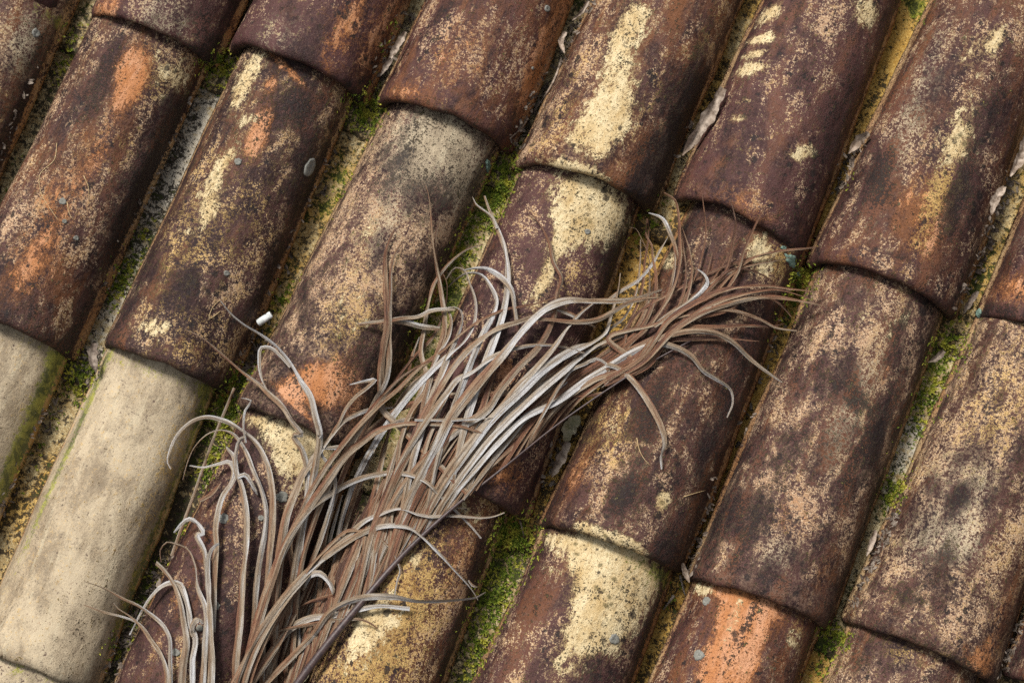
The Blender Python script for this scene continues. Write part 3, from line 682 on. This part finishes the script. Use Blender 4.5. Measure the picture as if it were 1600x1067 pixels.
leaflet(K('D',(430,640),(480,420),(520,200),(545,0)) + K('C',(545,1050),(510,900),(480,780),(400,650),(350,560),(250,430),(120,330),(0,260)) + [(362,492),(344,470)], 12, (R_+.05,T_,M_,M_,.95,.85), (8,18,12))
leaflet(K('D',(440,520),(458,380),(448,200),(420,100),(365,0)) + K('C',(415,1050),(350,950),(285,850),(180,750),(120,690),(0,600)) + [(345,552),(316,528),(288,514)], 11, (T_,M_,.7,.5,.35), (8,16,10))
leaflet(K('C',(335,565),(260,480),(190,425),(130,425),(115,510),(132,640),(185,755)), 6, .8, (12,12,12), root=False)
leaflet(K('D',(260,900),(275,760),(310,560),(370,400),(420,280),(500,170),(600,40)) + K('C',(720,945),(800,905),(900,868),(1000,855),(1070,850)), 15, (R_+.15,T_,T_,M_,.75), (8,17,9))
leaflet(K('C',(640,1040),(690,950),(720,880),(800,780),(905,695),(945,655),(860,668),(760,690)), 6.5, (T_,M_,.95), (10,14,10), root=False)
leaflet(K('D',(440,700),(420,900),(360,1060)), 10, .25, 6)
leaflet(K('B',(1330,900),(1420,560),(1500,250)) + K('D',(330,760),(390,640),(470,480),(530,300)), 12, .3, 7)
# --- long leaflets of the middle bundle
for P, w_, tn, lf in [
  (K('I',(60,1060),(110,850),(180,640),(260,500),(330,400)), 10, .4, 7), (K('I',(230,1065),(290,900),(350,700),(420,560),(470,420)), 11, .25, 7),
  (K('I',(120,1065),(200,880),(270,700),(330,590)), 10, .3, 6), (K('I',(330,1065),(400,860),(500,620),(600,430)), 12, .42, 8),
  (K('I',(640,1065),(740,920),(900,720),(1100,560)), 11, .65, 8), (K('I',(760,1060),(950,890),(1200,700),(1450,560)), 9, .35, 8),
  (K('I',(820,1065),(1010,900),(1260,700),(1560,520)), 9, .22, 8), (K('I',(700,1065),(860,900),(1150,640),(1400,440)), 11, .75, 9),
  (K('G',(350,760),(560,620),(800,440),(1000,330),(1200,230)), 10, .3, 8), (K('G',(420,740),(640,600),(900,440),(1100,300),(1330,190)), 10, .2, 8),
  (K('G',(300,640),(480,480),(700,330),(860,220)), 11, .35, 9)]:
    leaflet(P, w_, tn, lf)
leaflet(K('I',(560,1065),(680,850),(800,600),(870,400),(905,260)), 12, (.1,.22,.3), 10)
leaflet(K('I',(430,1060),(560,830),(690,620),(810,440),(910,290),(1000,150)), 14, (.2,.12,.2,.5), 13)
leaflet(K('I',(650,760),(830,640),(920,500),(1060,330),(1200,190),(1290,20)) + K('F',(1312,780),(1330,640),(1362,520),(1305,420),(1268,250),(1180,100),(1080,0)), 13, (.3,.4,.55,.45,.3,.15), (10,14,6))
leaflet(K('I',(800,760),(950,600),(1030,490),(1170,350),(1300,200),(1420,30)) + K('F',(1440,830),(1510,760),(1582,705)), 13, (.35,.5,.7,.6), (10,16,14))
leaflet(K('I',(180,1060),(210,850),(290,640),(400,480)) + K('F',(350,1030),(375,880),(400,720),(450,560),(520,460),(600,380),(700,312),(800,285)), 9, (.3,.4,.45,.5), (10,14,4))
leaflet(K('F',(330,1065),(450,930),(520,760),(542,640),(535,540),(510,485)), 8, (.35,.3,.25), (12,12,8))
leaflet(K('F',(470,1065),(520,900),(500,650),(462,450),(432,250),(415,0)) + [(668,300),(664,290)], 9, (.4,.5,.45,.35,.2), (8,10,3))
leaflet(K('F',(480,1060),(530,900),(495,620),(468,420),(460,230),(500,100),(560,40)), 8, (.4,.5,.4,.3), (8,9,3))
leaflet(K('F',(480,1065),(560,920),(570,820),(540,740),(500,690)), 9, .6, (10,12,10))
leaflet(K('F',(560,1065),(620,930),(652,820),(640,755),(590,728),(520,740)), 12, (.5,.7,.8), (10,16,6))
leaflet(K('I',(150,700),(90,640),(75,520)) + K('F',(90,1000),(112,880),(112,750),(100,500),(108,330),(165,180)), 13, (.35,.5,.55,.4,.3,.2), (7,9,3))
leaflet(K('I',(40,560),(100,450),(130,250),(125,120)) + K('F',(130,860),(140,620),(145,450),(180,330),(222,270)), 10, (.6,.8,.6,.35), (8,10,3))
leaflet(K('F',(600,745),(500,745),(420,757),(350,790),(200,806),(100,828),(-100,850)), 9, (.6,.7,.4,.6), (9,9,4), root=False)
leaflet(K('F',(490,885),(350,868),(250,842),(130,832),(20,836)), 10, (.6,.7,.6,.7), (8,8,4), root=False)
leaflet(K('I',(200,520),(260,420),(270,350),(310,200),(345,120)), 5, (.2,.15,.95), (7,9,8), root=False)
leaflet(K('F',(560,1065),(650,990),(725,870),(745,710),(700,560),(655,465),(605,452),(540,530)), 11, (.5,.8,.95,.95,.7), (12,20,4))
leaflet(K('F',(740,1065),(815,890),(860,800),(892,680),(850,580),(790,505),(690,490),(600,540),(550,590)), 11, (.5,.7,.9,.95,.6), (12,18,2))
leaflet(K('F',(1040,860),(1025,720),(1000,600),(930,520),(850,470),(740,455),(660,470)), 9, (.6,.8,.95,.8), (12,18,14), root=False)
leaflet(K('F',(840,1060),(900,900),(955,680),(968,450),(940,280),(880,120),(830,0)) + [(757,306)], 13, (.35,.6,.9,.95,.7,.5), (12,14,4))
leaflet(K('F',(895,170),(870,100),(800,40),(750,0)) + [(738,308)], 5, (.7,.5), (12,10,4), root=False, base_w=1)
leaflet(K('I',(0,940),(60,800),(180,600),(300,450),(420,360),(590,265),(650,235)), 10, (.3,.4,.5), 15)
leaflet(K('I',(-60,740),(0,650),(130,500),(280,370),(420,300),(560,240),(680,195)), 11, (.35,.4,.45), 18)
leaflet(K('I',(60,600),(200,480),(350,330),(480,235),(640,95),(760,10)) + K('F',(860,785),(960,745),(1060,728),(1200,700),(1310,660)), 8.5, (.35,.4,.35,.2), (16,20,10))
leaflet(K('I',(200,1065),(290,880),(370,680),(450,530),(560,360),(640,260),(750,160),(880,70),(1060,10)) + K('F',(1180,790),(1300,760)), 15, (.25,.3,.2,.5,.55), (14,20,14))
leaflet(K('I',(380,1065),(480,880),(550,730),(700,520),(830,360),(950,220),(1060,80)) + K('F',(1160,800),(1250,730),(1400,678),(1600,684)) + [(985,468),(1034,452)], 17, (.3,.55,.8,.35,.9,.6,.5), (14,24,12))
leaflet(K('F',(1180,812),(1300,820),(1450,836),(1600,822)) + K('H',(200,775),(395,755)), 9, (.4,.5,.5), (20,20,10), root=False)
leaflet(K('F',(1290,735),(1400,770),(1500,820),(1600,875)), 8, .5, (14,14,8), root=False)
leaflet(K('I',(450,640),(540,520),(620,420),(720,370),(850,270),(1000,210),(1150,180),(1350,187),(1525,238)), 10, (.3,.5,.6,.8,.6), (16,22,12))
leaflet(K('I',(600,1065),(720,900),(880,690),(1050,530),(1250,340),(1450,210),(1600,140)) + K('G',(980,90),(1020,-30)) + K('H',(75,660),(85,580)), 14, (.4,.7,.9,.9,.75,.4), (12,18,12))
leaflet(K('I',(680,1065),(850,850),(1100,600),(1350,380),(1600,180)) + K('G',(1000,140),(1130,100),(1320,35)), 13, (.5,.7,.9,.7,.5), (12,17,12))
leaflet(K('G',(60,1050),(260,830),(400,700),(640,580),(850,430),(1050,310),(1200,220),(1340,168),(1480,195),(1600,260)) + [(1099,580),(1118,592),(1143,612),(1145,628),(1136,652)], 13, (.5,.8,.95,.95,.9,.6,.8), (13,19,4))
leaflet(K('G',(1000,320),(1060,335),(1150,400),(1260,530),(1340,660),(1400,800),(1412,880),(1386,980),(1390,1065)), 11, (.7,.5,.4,.45,.95), (14,12,5), root=False)
leaflet(K('G',(560,640),(680,440),(740,360),(850,310),(920,275),(990,310),(1015,380),(1005,440),(960,480)), 6, (.4,.6,.7,.8), (18,20,16))
# --- rust coloured tips fanning out at the upper right
HB = [(K('G',(600,500),(900,250)) + K('H',(60,1040),(190,850),(250,650),(266,480),(285,360),(290,200)), 9, .18, (8,10,6)),
  (K('G',(640,480),(1000,220)) + K('H',(170,1010),(280,800),(300,600),(290,450),(240,330),(200,262),(150,250)), 8, (.15,.2,.3,.6), (8,12,6)),
  (K('G',(700,460),(1040,230)) + K('H',(250,950),(330,760),(342,600),(318,450),(312,380),(276,320),(280,190)), 10, .2, (8,12,5)),
  (K('G',(800,420),(1100,210)) + K('H',(300,940),(400,800),(480,640),(512,480),(510,300),(502,150),(480,60),(400,5)), 11, (.15,.2,.25,.15), (10,14,12)),
  (K('G',(840,420),(1130,230)) + K('H',(430,950),(520,780),(560,600),(540,400),(520,230)), 8, (.2,.3,.2), (10,12,6)),
  (K('G',(880,420),(1180,220)) + K('H',(520,880),(570,730),(600,560),(580,420),(530,260)), 10, (.3,.35,.2), (10,12,6)),
  (K('G',(900,420),(1200,230)) + K('H',(640,820),(720,700),(830,600),(872,480),(890,360),(912,230),(892,120),(870,50)), 10, (.2,.2,.12), (10,12,9)),
  (K('G',(920,430),(1230,230)) + K('H',(720,810),(850,680),(930,560),(962,440),(1022,300),(1080,180),(1122,110)), 10, (.2,.25,.15), (10,12,9)),
  (K('G',(930,430),(1230,240)) + K('H',(560,900),(700,720),(800,620),(885,556),(1000,556),(1100,592),(1185,645)), 10, (.2,.2,.15), (14,16,8)),
  (K('G',(960,440),(1240,270)) + K('H',(450,900),(640,780),(850,690),(1000,668),(1150,668),(1300,690),(1540,717)), 11, (.2,.35,.2,.12), (16,20,8)),
  (K('G',(960,450),(1240,290)) + K('H',(550,920),(760,790),(1000,718),(1200,692),(1350,730),(1470,772)), 11, (.2,.25,.15), (15,18,8)),
  (K('G',(980,450),(1250,300)) + K('H',(480,980),(700,850),(900,790),(1100,745),(1300,762),(1450,790),(1562,815)), 12, (.15,.25,.4,.3), (15,18,8)),
  (K('G',(980,460),(1250,320)) + K('H',(400,1000),(620,900),(820,850),(1000,760),(1180,770),(1260,830),(1310,892)), 11, .14, (12,13,4)),
  (K('G',(1000,470),(1260,330)) + K('H',(480,985),(800,962),(1000,952),(1180,962),(1262,940)), 9, (.15,.2,.15), (10,10,4)),
  (K('G',(900,430),(1180,300)) + K('H',(0,1050),(300,950),(540,880),(700,850),(870,840),(1020,880),(1130,930),(1190,965),(1270,982),(1350,990)), 12, (.25,.45,.3,.2,.5), (16,20,5)),
  (K('G',(1000,430),(1200,300)) + K('H',(320,1065),(480,1010),(640,990),(780,1012),(880,1065)) + [(1172,560),(1197,580),(1222,597)], 11, (.3,.45,.55,.6), (15,18,4)),
  (K('G',(1040,440),(1300,320)) + K('H',(430,1065),(600,1050),(860,1045),(1010,1060),(1080,1066)), 10, .10, (8,9,4)),
  (K('H',(0,770),(100,700),(200,640),(310,520),(380,400),(432,310)), 8.5, (.6,.75,.5), (12,12,5)),
  (K('H',(500,480),(470,360),(440,290),(390,190),(290,150)), 8, (.2,.5,.95,.9), (10,12,8)),
  (K('H',(330,960),(440,880),(600,772),(680,700),(712,640),(690,590),(640,552)), 9, (.4,.6,.9,.9), (15,16,8)),
  (K('G',(880,290),(1020,250)) + K('H',(0,1000),(110,900),(170,800),(230,500),(232,340)), 8, (.6,.8,.7,.5), (9,10,4)),
  ]
for P, w_, tn, lf in HB: leaflet(P, w_ * .86, tn, lf, root=not (P[0][0] > 945))
# --- arching leaflets that cross over the bundle
leaflet(K('E',(0,1040),(150,760),(330,460),(470,270),(620,110),(740,10)), 14, (.12,.2,.3), 18)
leaflet(K('E',(-40,1000),(130,720),(320,430),(440,300)), 12, (.2,.3,.2), 16)
leaflet(K('E',(60,1060),(190,870),(330,650),(430,420),(500,290)), 13, (.3,.4,.3), 17)
leaflet(K('D',(220,1000),(300,780),(400,620),(500,500),(620,420),(760,340),(950,280),(1100,268),(1220,290),(1320,340),(1400,420),(1500,520),(1620,640),(1700,735)), 10.5, (.3,.4,.4,.5,.7,.6,.8), (14,26,4))
leaflet(K('D',(1400,420),(1500,510),(1600,522)), 4, .7, (16,12,6), root=False)
leaflet(K('D',(190,1060),(260,880),(330,740),(480,500),(620,300),(740,135),(850,45)) + K('I',(30,800),(110,765),(250,737),(450,740),(650,760),(795,805)), 14, (.25,.35,.3,.5,.35,.3), (14,24,16))
leaflet(K('I',(60,800),(180,730),(305,697)), 8, .7, (22,22,18), root=False)
leaflet(K('I',(310,712),(560,712),(870,697)), 5, .8, (21,22,16), root=False, base_w=1)
leaflet(K('D',(580,90),(560,120),(620,220),(660,350),(640,470),(600,600),(530,800),(460,960))[::-1], 9, (.4,.6,.9,.7,.8), (12,18,20), root=False)
leaflet(K('D',(570,90),(660,88),(740,68)), 7, .85, (15,14,8), root=False)
leaflet(K('D',(380,1050),(480,950),(600,850),(740,720),(870,610),(980,558),(1130,520),(1250,560),(1350,575),(1450,570),(1600,577)) + [(752,808),(771,806),(788,800)], 11, (.3,.4,.5,.6,.8,.6), (20,24,6))
leaflet(K('D',(440,1000),(560,880),(700,780),(850,690),(960,650),(1100,638),(1200,660),(1280,720),(1400,840),(1500,950),(1600,1060)) + [(738,922),(747,937)], 12, (.3,.4,.5,.5,.85,.8), (20,24,6))
leaflet([(732,906),(738,914),(746,917)], 4, .6, (9,8,6), root=False)
leaflet(K('D',(380,1060),(500,900),(640,760),(740,680),(860,680),(960,720),(1040,790),(1100,890),(1120,990)) + K('E',(1118,290),(1080,440)), 9, (.2,.3,.25,.3,.25,.9), (20,22,3))
leaflet(K('E',(160,1065),(350,870),(500,720),(620,560),(740,490),(900,450),(1060,450),(1250,482),(1400,480),(1600,465)) + [(742,934),(759,925)], 12, (.35,.4,.4,.6,.85,.85), (18,22,6))
leaflet(K('E',(60,1060),(200,840),(330,680),(480,600),(640,580),(760,555),(860,530),(950,515),(1190,530)), 12, (.35,.4,.3,.8,.95), (16,18,8), tip=.7)
leaflet(K('E',(250,690),(400,660),(560,630),(720,610),(860,615),(930,650),(965,678)), 6, (.4,.35,.6,.15), (18,16,5), root=False)
leaflet(K('E',(420,400),(480,290),(545,278),(605,325),(642,395),(640,430)), 11, (.4,.9,.95,.6), (20,28,22), root=False)
leaflet(K('E',(645,435),(560,465),(490,485),(415,515)), 9, .2, (19,18,15), root=False)
# the hundred largest leaflets are parts of their own, the thin rest one part
LEAVES.sort(key=lambda l: -l[1])
for (V, F, AT), _ in LEAVES[:100]: mesh_obj('leaflet', V, F, LEAF, frond, smooth=False, attrs={'leaf': AT})
MV, MF, MA = [], [], []
for (V, F, AT), _ in LEAVES[100:]:
    o = len(MV); MV += V; MF += [tuple(k + o for k in f) for f in F]; MA += AT
mesh_obj('leaflet_mass', MV, MF, LEAF, frond, smooth=False, attrs={'leaf': MA})['kind'] = 'stuff'

# ------------------------------------------------------------------ lichen, rootlets, moss, litter, loose things
RINV = ROOF.inverted()
def hit_owner(px, py):
    d = (CR @ Vector(((px - 800) / FPX, (533.5 - py) / FPX, -1))).normalized()
    h = BV.ray_cast(CO, d)
    return h[0], h[1], OWNER[h[2]]
def skin_patch(name, px, py, rx, ry, mat, seed, rough=.14, thick=.0016, ang=0):
    """a thin lobed crust that follows the tile it grows on, as a part of that tile"""
    c, n, own = hit_owner(px, py)
    rg = random.Random(seed); t1 = n.orthogonal().normalized()
    t1 = (Vector((math.cos(ang), math.sin(ang), 0)) - n * n.dot(Vector((math.cos(ang), math.sin(ang), 0)))).normalized(); t2 = n.cross(t1)
    k = 26; lob = [1 + rough * (math.sin(3 * a + rg.random() * 1.5 + seed) * .5 + math.sin(7 * a + seed * 2) * .5) + rg.uniform(-.5, .5) * rough for a in np.linspace(0, 2 * math.pi, k, endpoint=False)]
    rings = (0, .35, .7, .93, 1.0); hts = (.75, .85, 1.05, .9, -.35)
    Ml = own.matrix_world.inverted() @ ROOF; V = []
    for r, hh in zip(rings, hts):
        for j in range(k):
            a = 2 * math.pi * j / k
            p = c + (t1 * math.cos(a) * rx + t2 * math.sin(a) * ry) * r * (1 + (lob[j] - 1) * r) * PXM
            q = BV.ray_cast(p + n * .02, -n, .05); q = q[0] if q[0] else p
            V.append(Ml @ (q + n * thick * (hh + rg.uniform(-.2, .2))))
    F = grid_faces(len(rings), k) + [((i) * k + k - 1, i * k, (i + 1) * k, (i + 1) * k + k - 1) for i in range(len(rings) - 1)]
    return mesh_obj(name, V, [f[::-1] for f in F], mat, own)
for i, (x, y, r) in enumerate([(56,52,8),(98,315,6.5),(101,346,4),(119,372,4.5),(372,253,6.5),(354,427,5),(855,14,6),(1167,15,8),(1146,47,5.5),(1158,60,4),(1382,103,5.5),
                               (918,362,5),(1104,939,8),(1092,1023,9.5),(960,998,9),(441,776,10),(349,810,9.5),(408,809,5),(336,946,8),(275,1019,7),(312,981,6),(832,107,3)]):
    skin_patch('lichen_spot', x, y, r, r * .92, M_LICHEN, i)
skin_patch('lichen_spot', 484, 262, 12, 17, M_LICHEN, 77, .06)
for i, (x, y, rx, ry, a) in enumerate([(1236,407,16,9,-.1),(1224,388,5,4,0),(1530,489,8,7,0),(1262,438,6,5,0),(1246,428,5,4,0),(992,392,6,7,0),(762,259,6,12,.4)]):
    skin_patch('teal_lichen', x, y, rx, ry, M_TURQ, 40 + i, .32, .0022, a)
def tube_on(name, pts, rad, mat, lift=.0008, top=None, step=5):
    P2 = catmull(pts, step); W = []
    for p in P2:
        h, n, own = hit_owner(p.x, p.y); W.append(h + Vector((0, 0, lift)))
    if top is None: own = hit_owner(*pts[len(pts) // 2])[2]; Ml = own.matrix_world.inverted() @ ROOF
    else:
        W = [W[0]] + [(W[i - 1] + W[i] + W[i + 1]) / 3 for i in range(1, len(W) - 1)] + [W[-1]]
        own = None; B0 = W[0].copy(); Ml = Matrix.Translation(-B0)
    r = [rad * (1 - .55 * i / len(W)) for i in range(len(W))]
    V, F = tube([Ml @ p for p in W], r, 7)
    o = mesh_obj(name, V, F, mat, own, mw=None if own else ROOF @ Matrix.Translation(B0))
    if top: tag(o, *top)
    return o
for pts in ([(89,224),(86,248),(62,275),(65,303),(79,327),(93,347)],[(131,275),(138,292),(139,313)],[(105,316),(110,337),(115,344)],[(995,684),(999,703),(1008,719),(1017,728)],
            [(1068,776),(1084,771),(1102,766)],[(344,487),(327,498),(332,481),(345,468)]):
    tube_on('rootlet', pts, .0005, M_ROOT)
tube_on('twig', [(877,93),(872,112),(853,150),(830,180),(812,205),(797,218)], .0016, M_DRY, .004, ('pale curved twig lying in the litter filled gutter near the top', 'twig', 'twigs in the gutters'))
tube_on('twig', [(1053,930),(1044,942),(1036,952)], .0022, M_TWIG, .004, ('short grey twig in the ochre gutter beside the cream capped tile, upper of two', 'twig', 'twigs in the gutters'))
tube_on('twig', [(1062,898),(1066,915),(1070,930)], .0016, M_TWIG, .004, ('thin upright twig just below the gold lipped tile corner', 'twig', 'twigs in the gutters'))
tube_on('twig', [(812,812),(816,826),(819,840)], .0013, M_DRY, .003, ('tiny pale twig on the green moss below the frond', 'twig', 'twigs in the gutters'))

def place(o_name, V, F, mat, base, label, cat, group=None, attrs=None):
    o = mesh_obj(o_name, [Vector(v) - base for v in V], F, mat, mw=ROOF @ Matrix.Translation(base), attrs=attrs)
    return tag(o, label, cat, group)
# grey straw lying along the gutter beside the beige tile
P2 = catmull([(366,606),(330,695),(300,780),(285,820),(268,868)])
pts = lay_on_roof(P2, [.002] * len(P2), .004, 12)
n = len(pts); V, F, AT = leaf_mesh(pts, [5.2 * PXM] * n, [.44] * n, [.2] * n, [.5] * n, 5)
place('dry_straw', V, F, LEAF, pts[0].copy(), 'long straight grey straw lying in the gutter right of the clean beige tile', 'straw', None, {'leaf': AT})

def dry_leaf(pts, wpx, mat, label, lift=.004, curl=.9, tilt=0., seed=0):
    rg = random.Random(seed); P2 = catmull(pts, 4); n = len(P2)
    W = lay_on_roof(P2, [lift] * n, .006, 3)
    V, F = [], []; m = 9; up = Vector((0, 0, 1))
    for i, p in enumerate(W):
        t = (W[min(i + 1, n - 1)] - W[max(i - 1, 0)]).normalized(); b = t.cross(up).normalized(); nn = b.cross(t)
        a = tilt; b, nn = b * math.cos(a) + nn * math.sin(a), nn * math.cos(a) - b * math.sin(a)
        u = i / (n - 1); wv = .40 * wpx * PXM * (math.sin(math.pi * min(1, .12 + u * .86)) ** .7) * (1.12 + .20 * math.sin(u * 17 + seed) + .12 * math.sin(u * 41 + seed * 3))
        for j in range(m):
            x = j / (m - 1) * 2 - 1
            V.append(p + b * wv * math.sin(x * curl) / curl + nn * (wv * (1 - math.cos(x * curl)) / curl + .10 * wv * math.sin(u * 14 + x * 3 + seed) - .22 * wv * math.exp(-(x * 5) ** 2)))
    F = grid_faces(n, m)
    Vb = [v - Vector((0, 0, .0007)) for v in V]; o = len(V); F += grid_faces(n, m, o, True)
    return place('dry_leaf', V + Vb, F, mat, W[0].copy(), label, 'leaf', 'dry leaves caught in the gutters')
dry_leaf([(1130,138),(1112,172),(1090,208),(1066,243)], 26, M_DRY, 'long pale folded leaf tucked beside the slash marked purple tile', .012, .8, .3, 1)
dry_leaf([(1358,208),(1342,220),(1326,240)], 20, M_DRY, 'small pale leaf in the ochre gutter left of the ochre streaked tile', .01, .9, .2, 2)
dry_leaf([(1606,205),(1597,240),(1578,276)], 24, M_DRY, 'white curled leaf near the right edge, largest of the gutter there', .012, 1.0, .2, 3)
dry_leaf([(1570,292),(1556,312),(1549,336)], 20, M_DRY, 'crumpled grey leaf below the white curled leaf at right', .010, 1.2, -.2, 4)
dry_leaf([(905,650),(890,668),(884,690)], 27, M_DRYG, 'olive tinted leaf poking from under the frond, lower right of bundle', .012, .7, .2, 5)
dry_leaf([(888,690),(876,716),(862,745)], 20, M_LITTER, 'dark shrivelled leaf strip right below the olive tinted leaf', .008, 1.0, .3, 6)
dry_leaf([(1066,880),(1070,894),(1077,910)], 11, M_DRY, 'tiny whitish leaf at the lower left corner of the salt speckled tile', .006, .9, .2, 7)
dry_leaf([(148,536),(144,556),(150,582)], 20, M_LITTER, 'brown leaf wedged at the top left corner of the clean beige tile', .008, .8, .4, 8)
dry_leaf([(484,1046),(474,1058),(462,1076)], 15, M_DRYG, 'small tan leaf beside the dark frond rib at the bottom edge', .008, .9, .2, 9)
dry_leaf([(634,50),(618,76),(606,98)], 16, M_DRY, 'greyish leaf in the gutter right of the rust flanked tile', .008, 1.1, .2, 10)
dry_leaf([(612,92),(602,106),(595,118)], 13, M_LITTER, 'small dull leaf just below the greyish leaf near the rust flanked tile', .006, 1.1, .2, 11)
dry_leaf([(920,2),(908,20),(894,32)], 10, M_DRY, 'narrow curled leaf at the top edge right of the reddish plum tile', .008, 1.3, .2, 12)
dry_leaf([(884,50),(876,66),(882,84)], 12, M_DRY, 'small white flake leaf below the narrow curled leaf at the top', .008, .9, .2, 13)
dry_leaf([(1368,828),(1362,846),(1354,868)], 13, M_DRY, 'pale scrap of leaf in the dark gutter left of the sandy speckled tile', .008, 1.0, .2, 14)
dry_leaf([(1475,548),(1462,560),(1450,566)], 15, M_LITTER, 'dull grey leaf at the top right corner of the salt speckled tile', .006, 1.0, .2, 15)
dry_leaf([(1528,455),(1515,472),(1505,490)], 14, M_LITTER, 'withered grey leaf wedged between the ochre streaked and ember spotted tiles', .006, 1.1, .2, 16)

# white paper stub
a_, b_ = hit(401, 507)[0], hit(425, 489)[0]
zc = max(a_.z, b_.z) + .010; a_, b_ = at(403, 505, zc), at(424, 491, zc + .004)
ax = (b_ - a_).normalized(); s1 = ax.cross(Vector((0, 0, 1))).normalized(); s2 = s1.cross(ax)
V, F = [], []; k = 18
prof = [(0, .0), (0, .82), (.03, 1), (.35, 1), (.62, .97), (.72, .86), (.84, 1.02), (.97, .95), (1, .9), (.96, .6), (.95, 0)]
for u, r in prof:
    for j in range(k):
        t = 2 * math.pi * j / k; q = 1 - .28 * (u > .7) * abs(math.sin(t))
        V.append(a_ + ax * u * (b_ - a_).length + (s1 * math.cos(t) + s2 * math.sin(t) * q) * r * .0045)
F = [(i * k + j, i * k + (j + 1) % k, (i + 1) * k + (j + 1) % k, (i + 1) * k + j) for i in range(len(prof) - 1) for j in range(k)]
place('paper_stub', V, F, M_PAPER, a_.copy(), 'small white rolled paper stub lying in the gutter above the frond', 'paper stub')

# moss tufts in the damp corners
rg = random.Random(12); MV, MF = [], []
def moss(px, py, rx, ry, n, size=.0030):
    for _ in range(n):
        a = rg.gauss(0, 1); b = rg.gauss(0, 1)
        x = px + a * ry * .5 * .42 + b * rx * .5 * .91; y = py - a * ry * .5 * .91 + b * rx * .5 * .42
        h, nm, own = (None, None, None)
        try: h, nm, own = hit_owner(x, y)
        except Exception: continue
        if h.z > .004: continue
        k = math.exp(-(a * a + b * b) / 4)
        for _b in range(4):
            t = rg.uniform(0, 6.28); sz = size * rg.uniform(.5, 1.3) * (.5 + k)
            tip = h + Vector((math.cos(t) * sz * .9, math.sin(t) * sz * .9, sz * rg.uniform(.5, 1.6) * (.4 + k)))
            sd = Vector((-math.sin(t), math.cos(t), 0)) * sz * .32; o = len(MV)
            MV.extend([h - sd, h + sd, tip]); MF.append((o, o + 1, o + 2))
for m in [(110,75,30,50,90),(345,105,40,40,160),(100,110,16,30,50),(575,175,46,40,220),(535,300,20,60,60),(605,60,16,60,40),(790,285,40,70,320),(765,330,30,60,160),(720,400,24,70,130),(700,450,24,50,90),
          (735,345,16,50,60),(440,470,24,50,90),(400,580,16,40,40),(190,440,24,60,110),(225,370,16,40,40),(370,600,30,40,130),(355,650,40,60,230),(330,720,24,60,110),(130,590,40,50,180),(20,300,20,60,60),(60,700,20,120,60),
          (800,840,60,60,420),(775,930,40,80,260),(750,1010,40,80,160),(1250,440,40,40,160),(1230,480,20,50,70),(1480,545,36,50,170),(1450,620,30,80,150),(1400,770,26,40,110),(1380,240,16,40,20),(1310,995,40,20,110),(1290,1030,24,40,90),(1020,345,30,40,70),
          (1330,300,10,60,50),(190,1020,30,60,100),(215,960,20,60,60),(240,900,16,60,50),(280,850,14,60,30),(1050,930,14,30,20),(1000,370,16,30,30),(1435,20,30,20,30),(665,500,24,60,120),(640,560,14,50,50),(1180,560,14,80,20)]:
    moss(m[0], m[1], m[2], m[3], int(m[4] * (1.15 if m[4] >= 110 else .45)))
mo = mesh_obj('moss', MV, MF, M_MOSS, mw=ROOF, smooth=False); mo['kind'] = 'stuff'
# crumbled leaf litter along the gutters
LV, LF = [], []
def litter(p0, p1, wpx, n, lo=.003, hi=.010):
    for _ in range(n):
        u = rg.random(); x = p0[0] + (p1[0] - p0[0]) * u + rg.gauss(0, wpx * .35); y = p0[1] + (p1[1] - p0[1]) * u + rg.gauss(0, wpx * .2)
        try: h, nm, own = hit_owner(x, y)
        except Exception: continue
        if h.z > .006: continue
        t = rg.uniform(0, 6.28); L = rg.uniform(lo, hi); W_ = L * rg.uniform(.2, .6); tl = rg.uniform(-.5, .5)
        d = Vector((math.cos(t), math.sin(t), tl)).normalized(); b = d.cross(Vector((0, 0, 1))).normalized(); c = h + Vector((0, 0, rg.uniform(.001, .005))); o = len(LV); bw = Vector((0, 0, W_ * rg.uniform(-.6, .8)))
        for q in (-1, 0, 1):
            wq = W_ * (1 if q == 0 else rg.uniform(.3, .8))
            LV.extend([c + d * q * L * .5 - b * wq * .5 + bw, c + d * q * L * .5, c + d * q * L * .5 + b * wq * .5 + bw])
        for i in range(2):
            for j in range(2): LF.append((o + i * 3 + j, o + i * 3 + j + 1, o + i * 3 + j + 4, o + i * 3 + j + 3))
for l in [((640,20),(590,130),24,70),((925,0),(800,230),22,150),((412,510),(370,620),22,90),((1345,225),(1310,300),18,60),((1590,260),(1500,480),24,130),((1400,800),(1330,960),18,110),((895,660),(850,760),22,60),((1120,740),(1075,900),16,60),
          ((1090,190),(1055,270),20,40),((260,870),(170,1060),26,150),((150,540),(140,600),20,30),((1600,960),(1560,1060),14,50),((60,100),(0,250),14,24),((320,130),(150,480),18,40),((540,200),(400,520),18,40),((100,600),(0,800),20,40),((1150,700),(1230,480),18,30)]:
    litter(*l)
lt = mesh_obj('leaf_litter', LV, LF, M_LITTER, mw=ROOF, smooth=False); lt['kind'] = 'stuff'
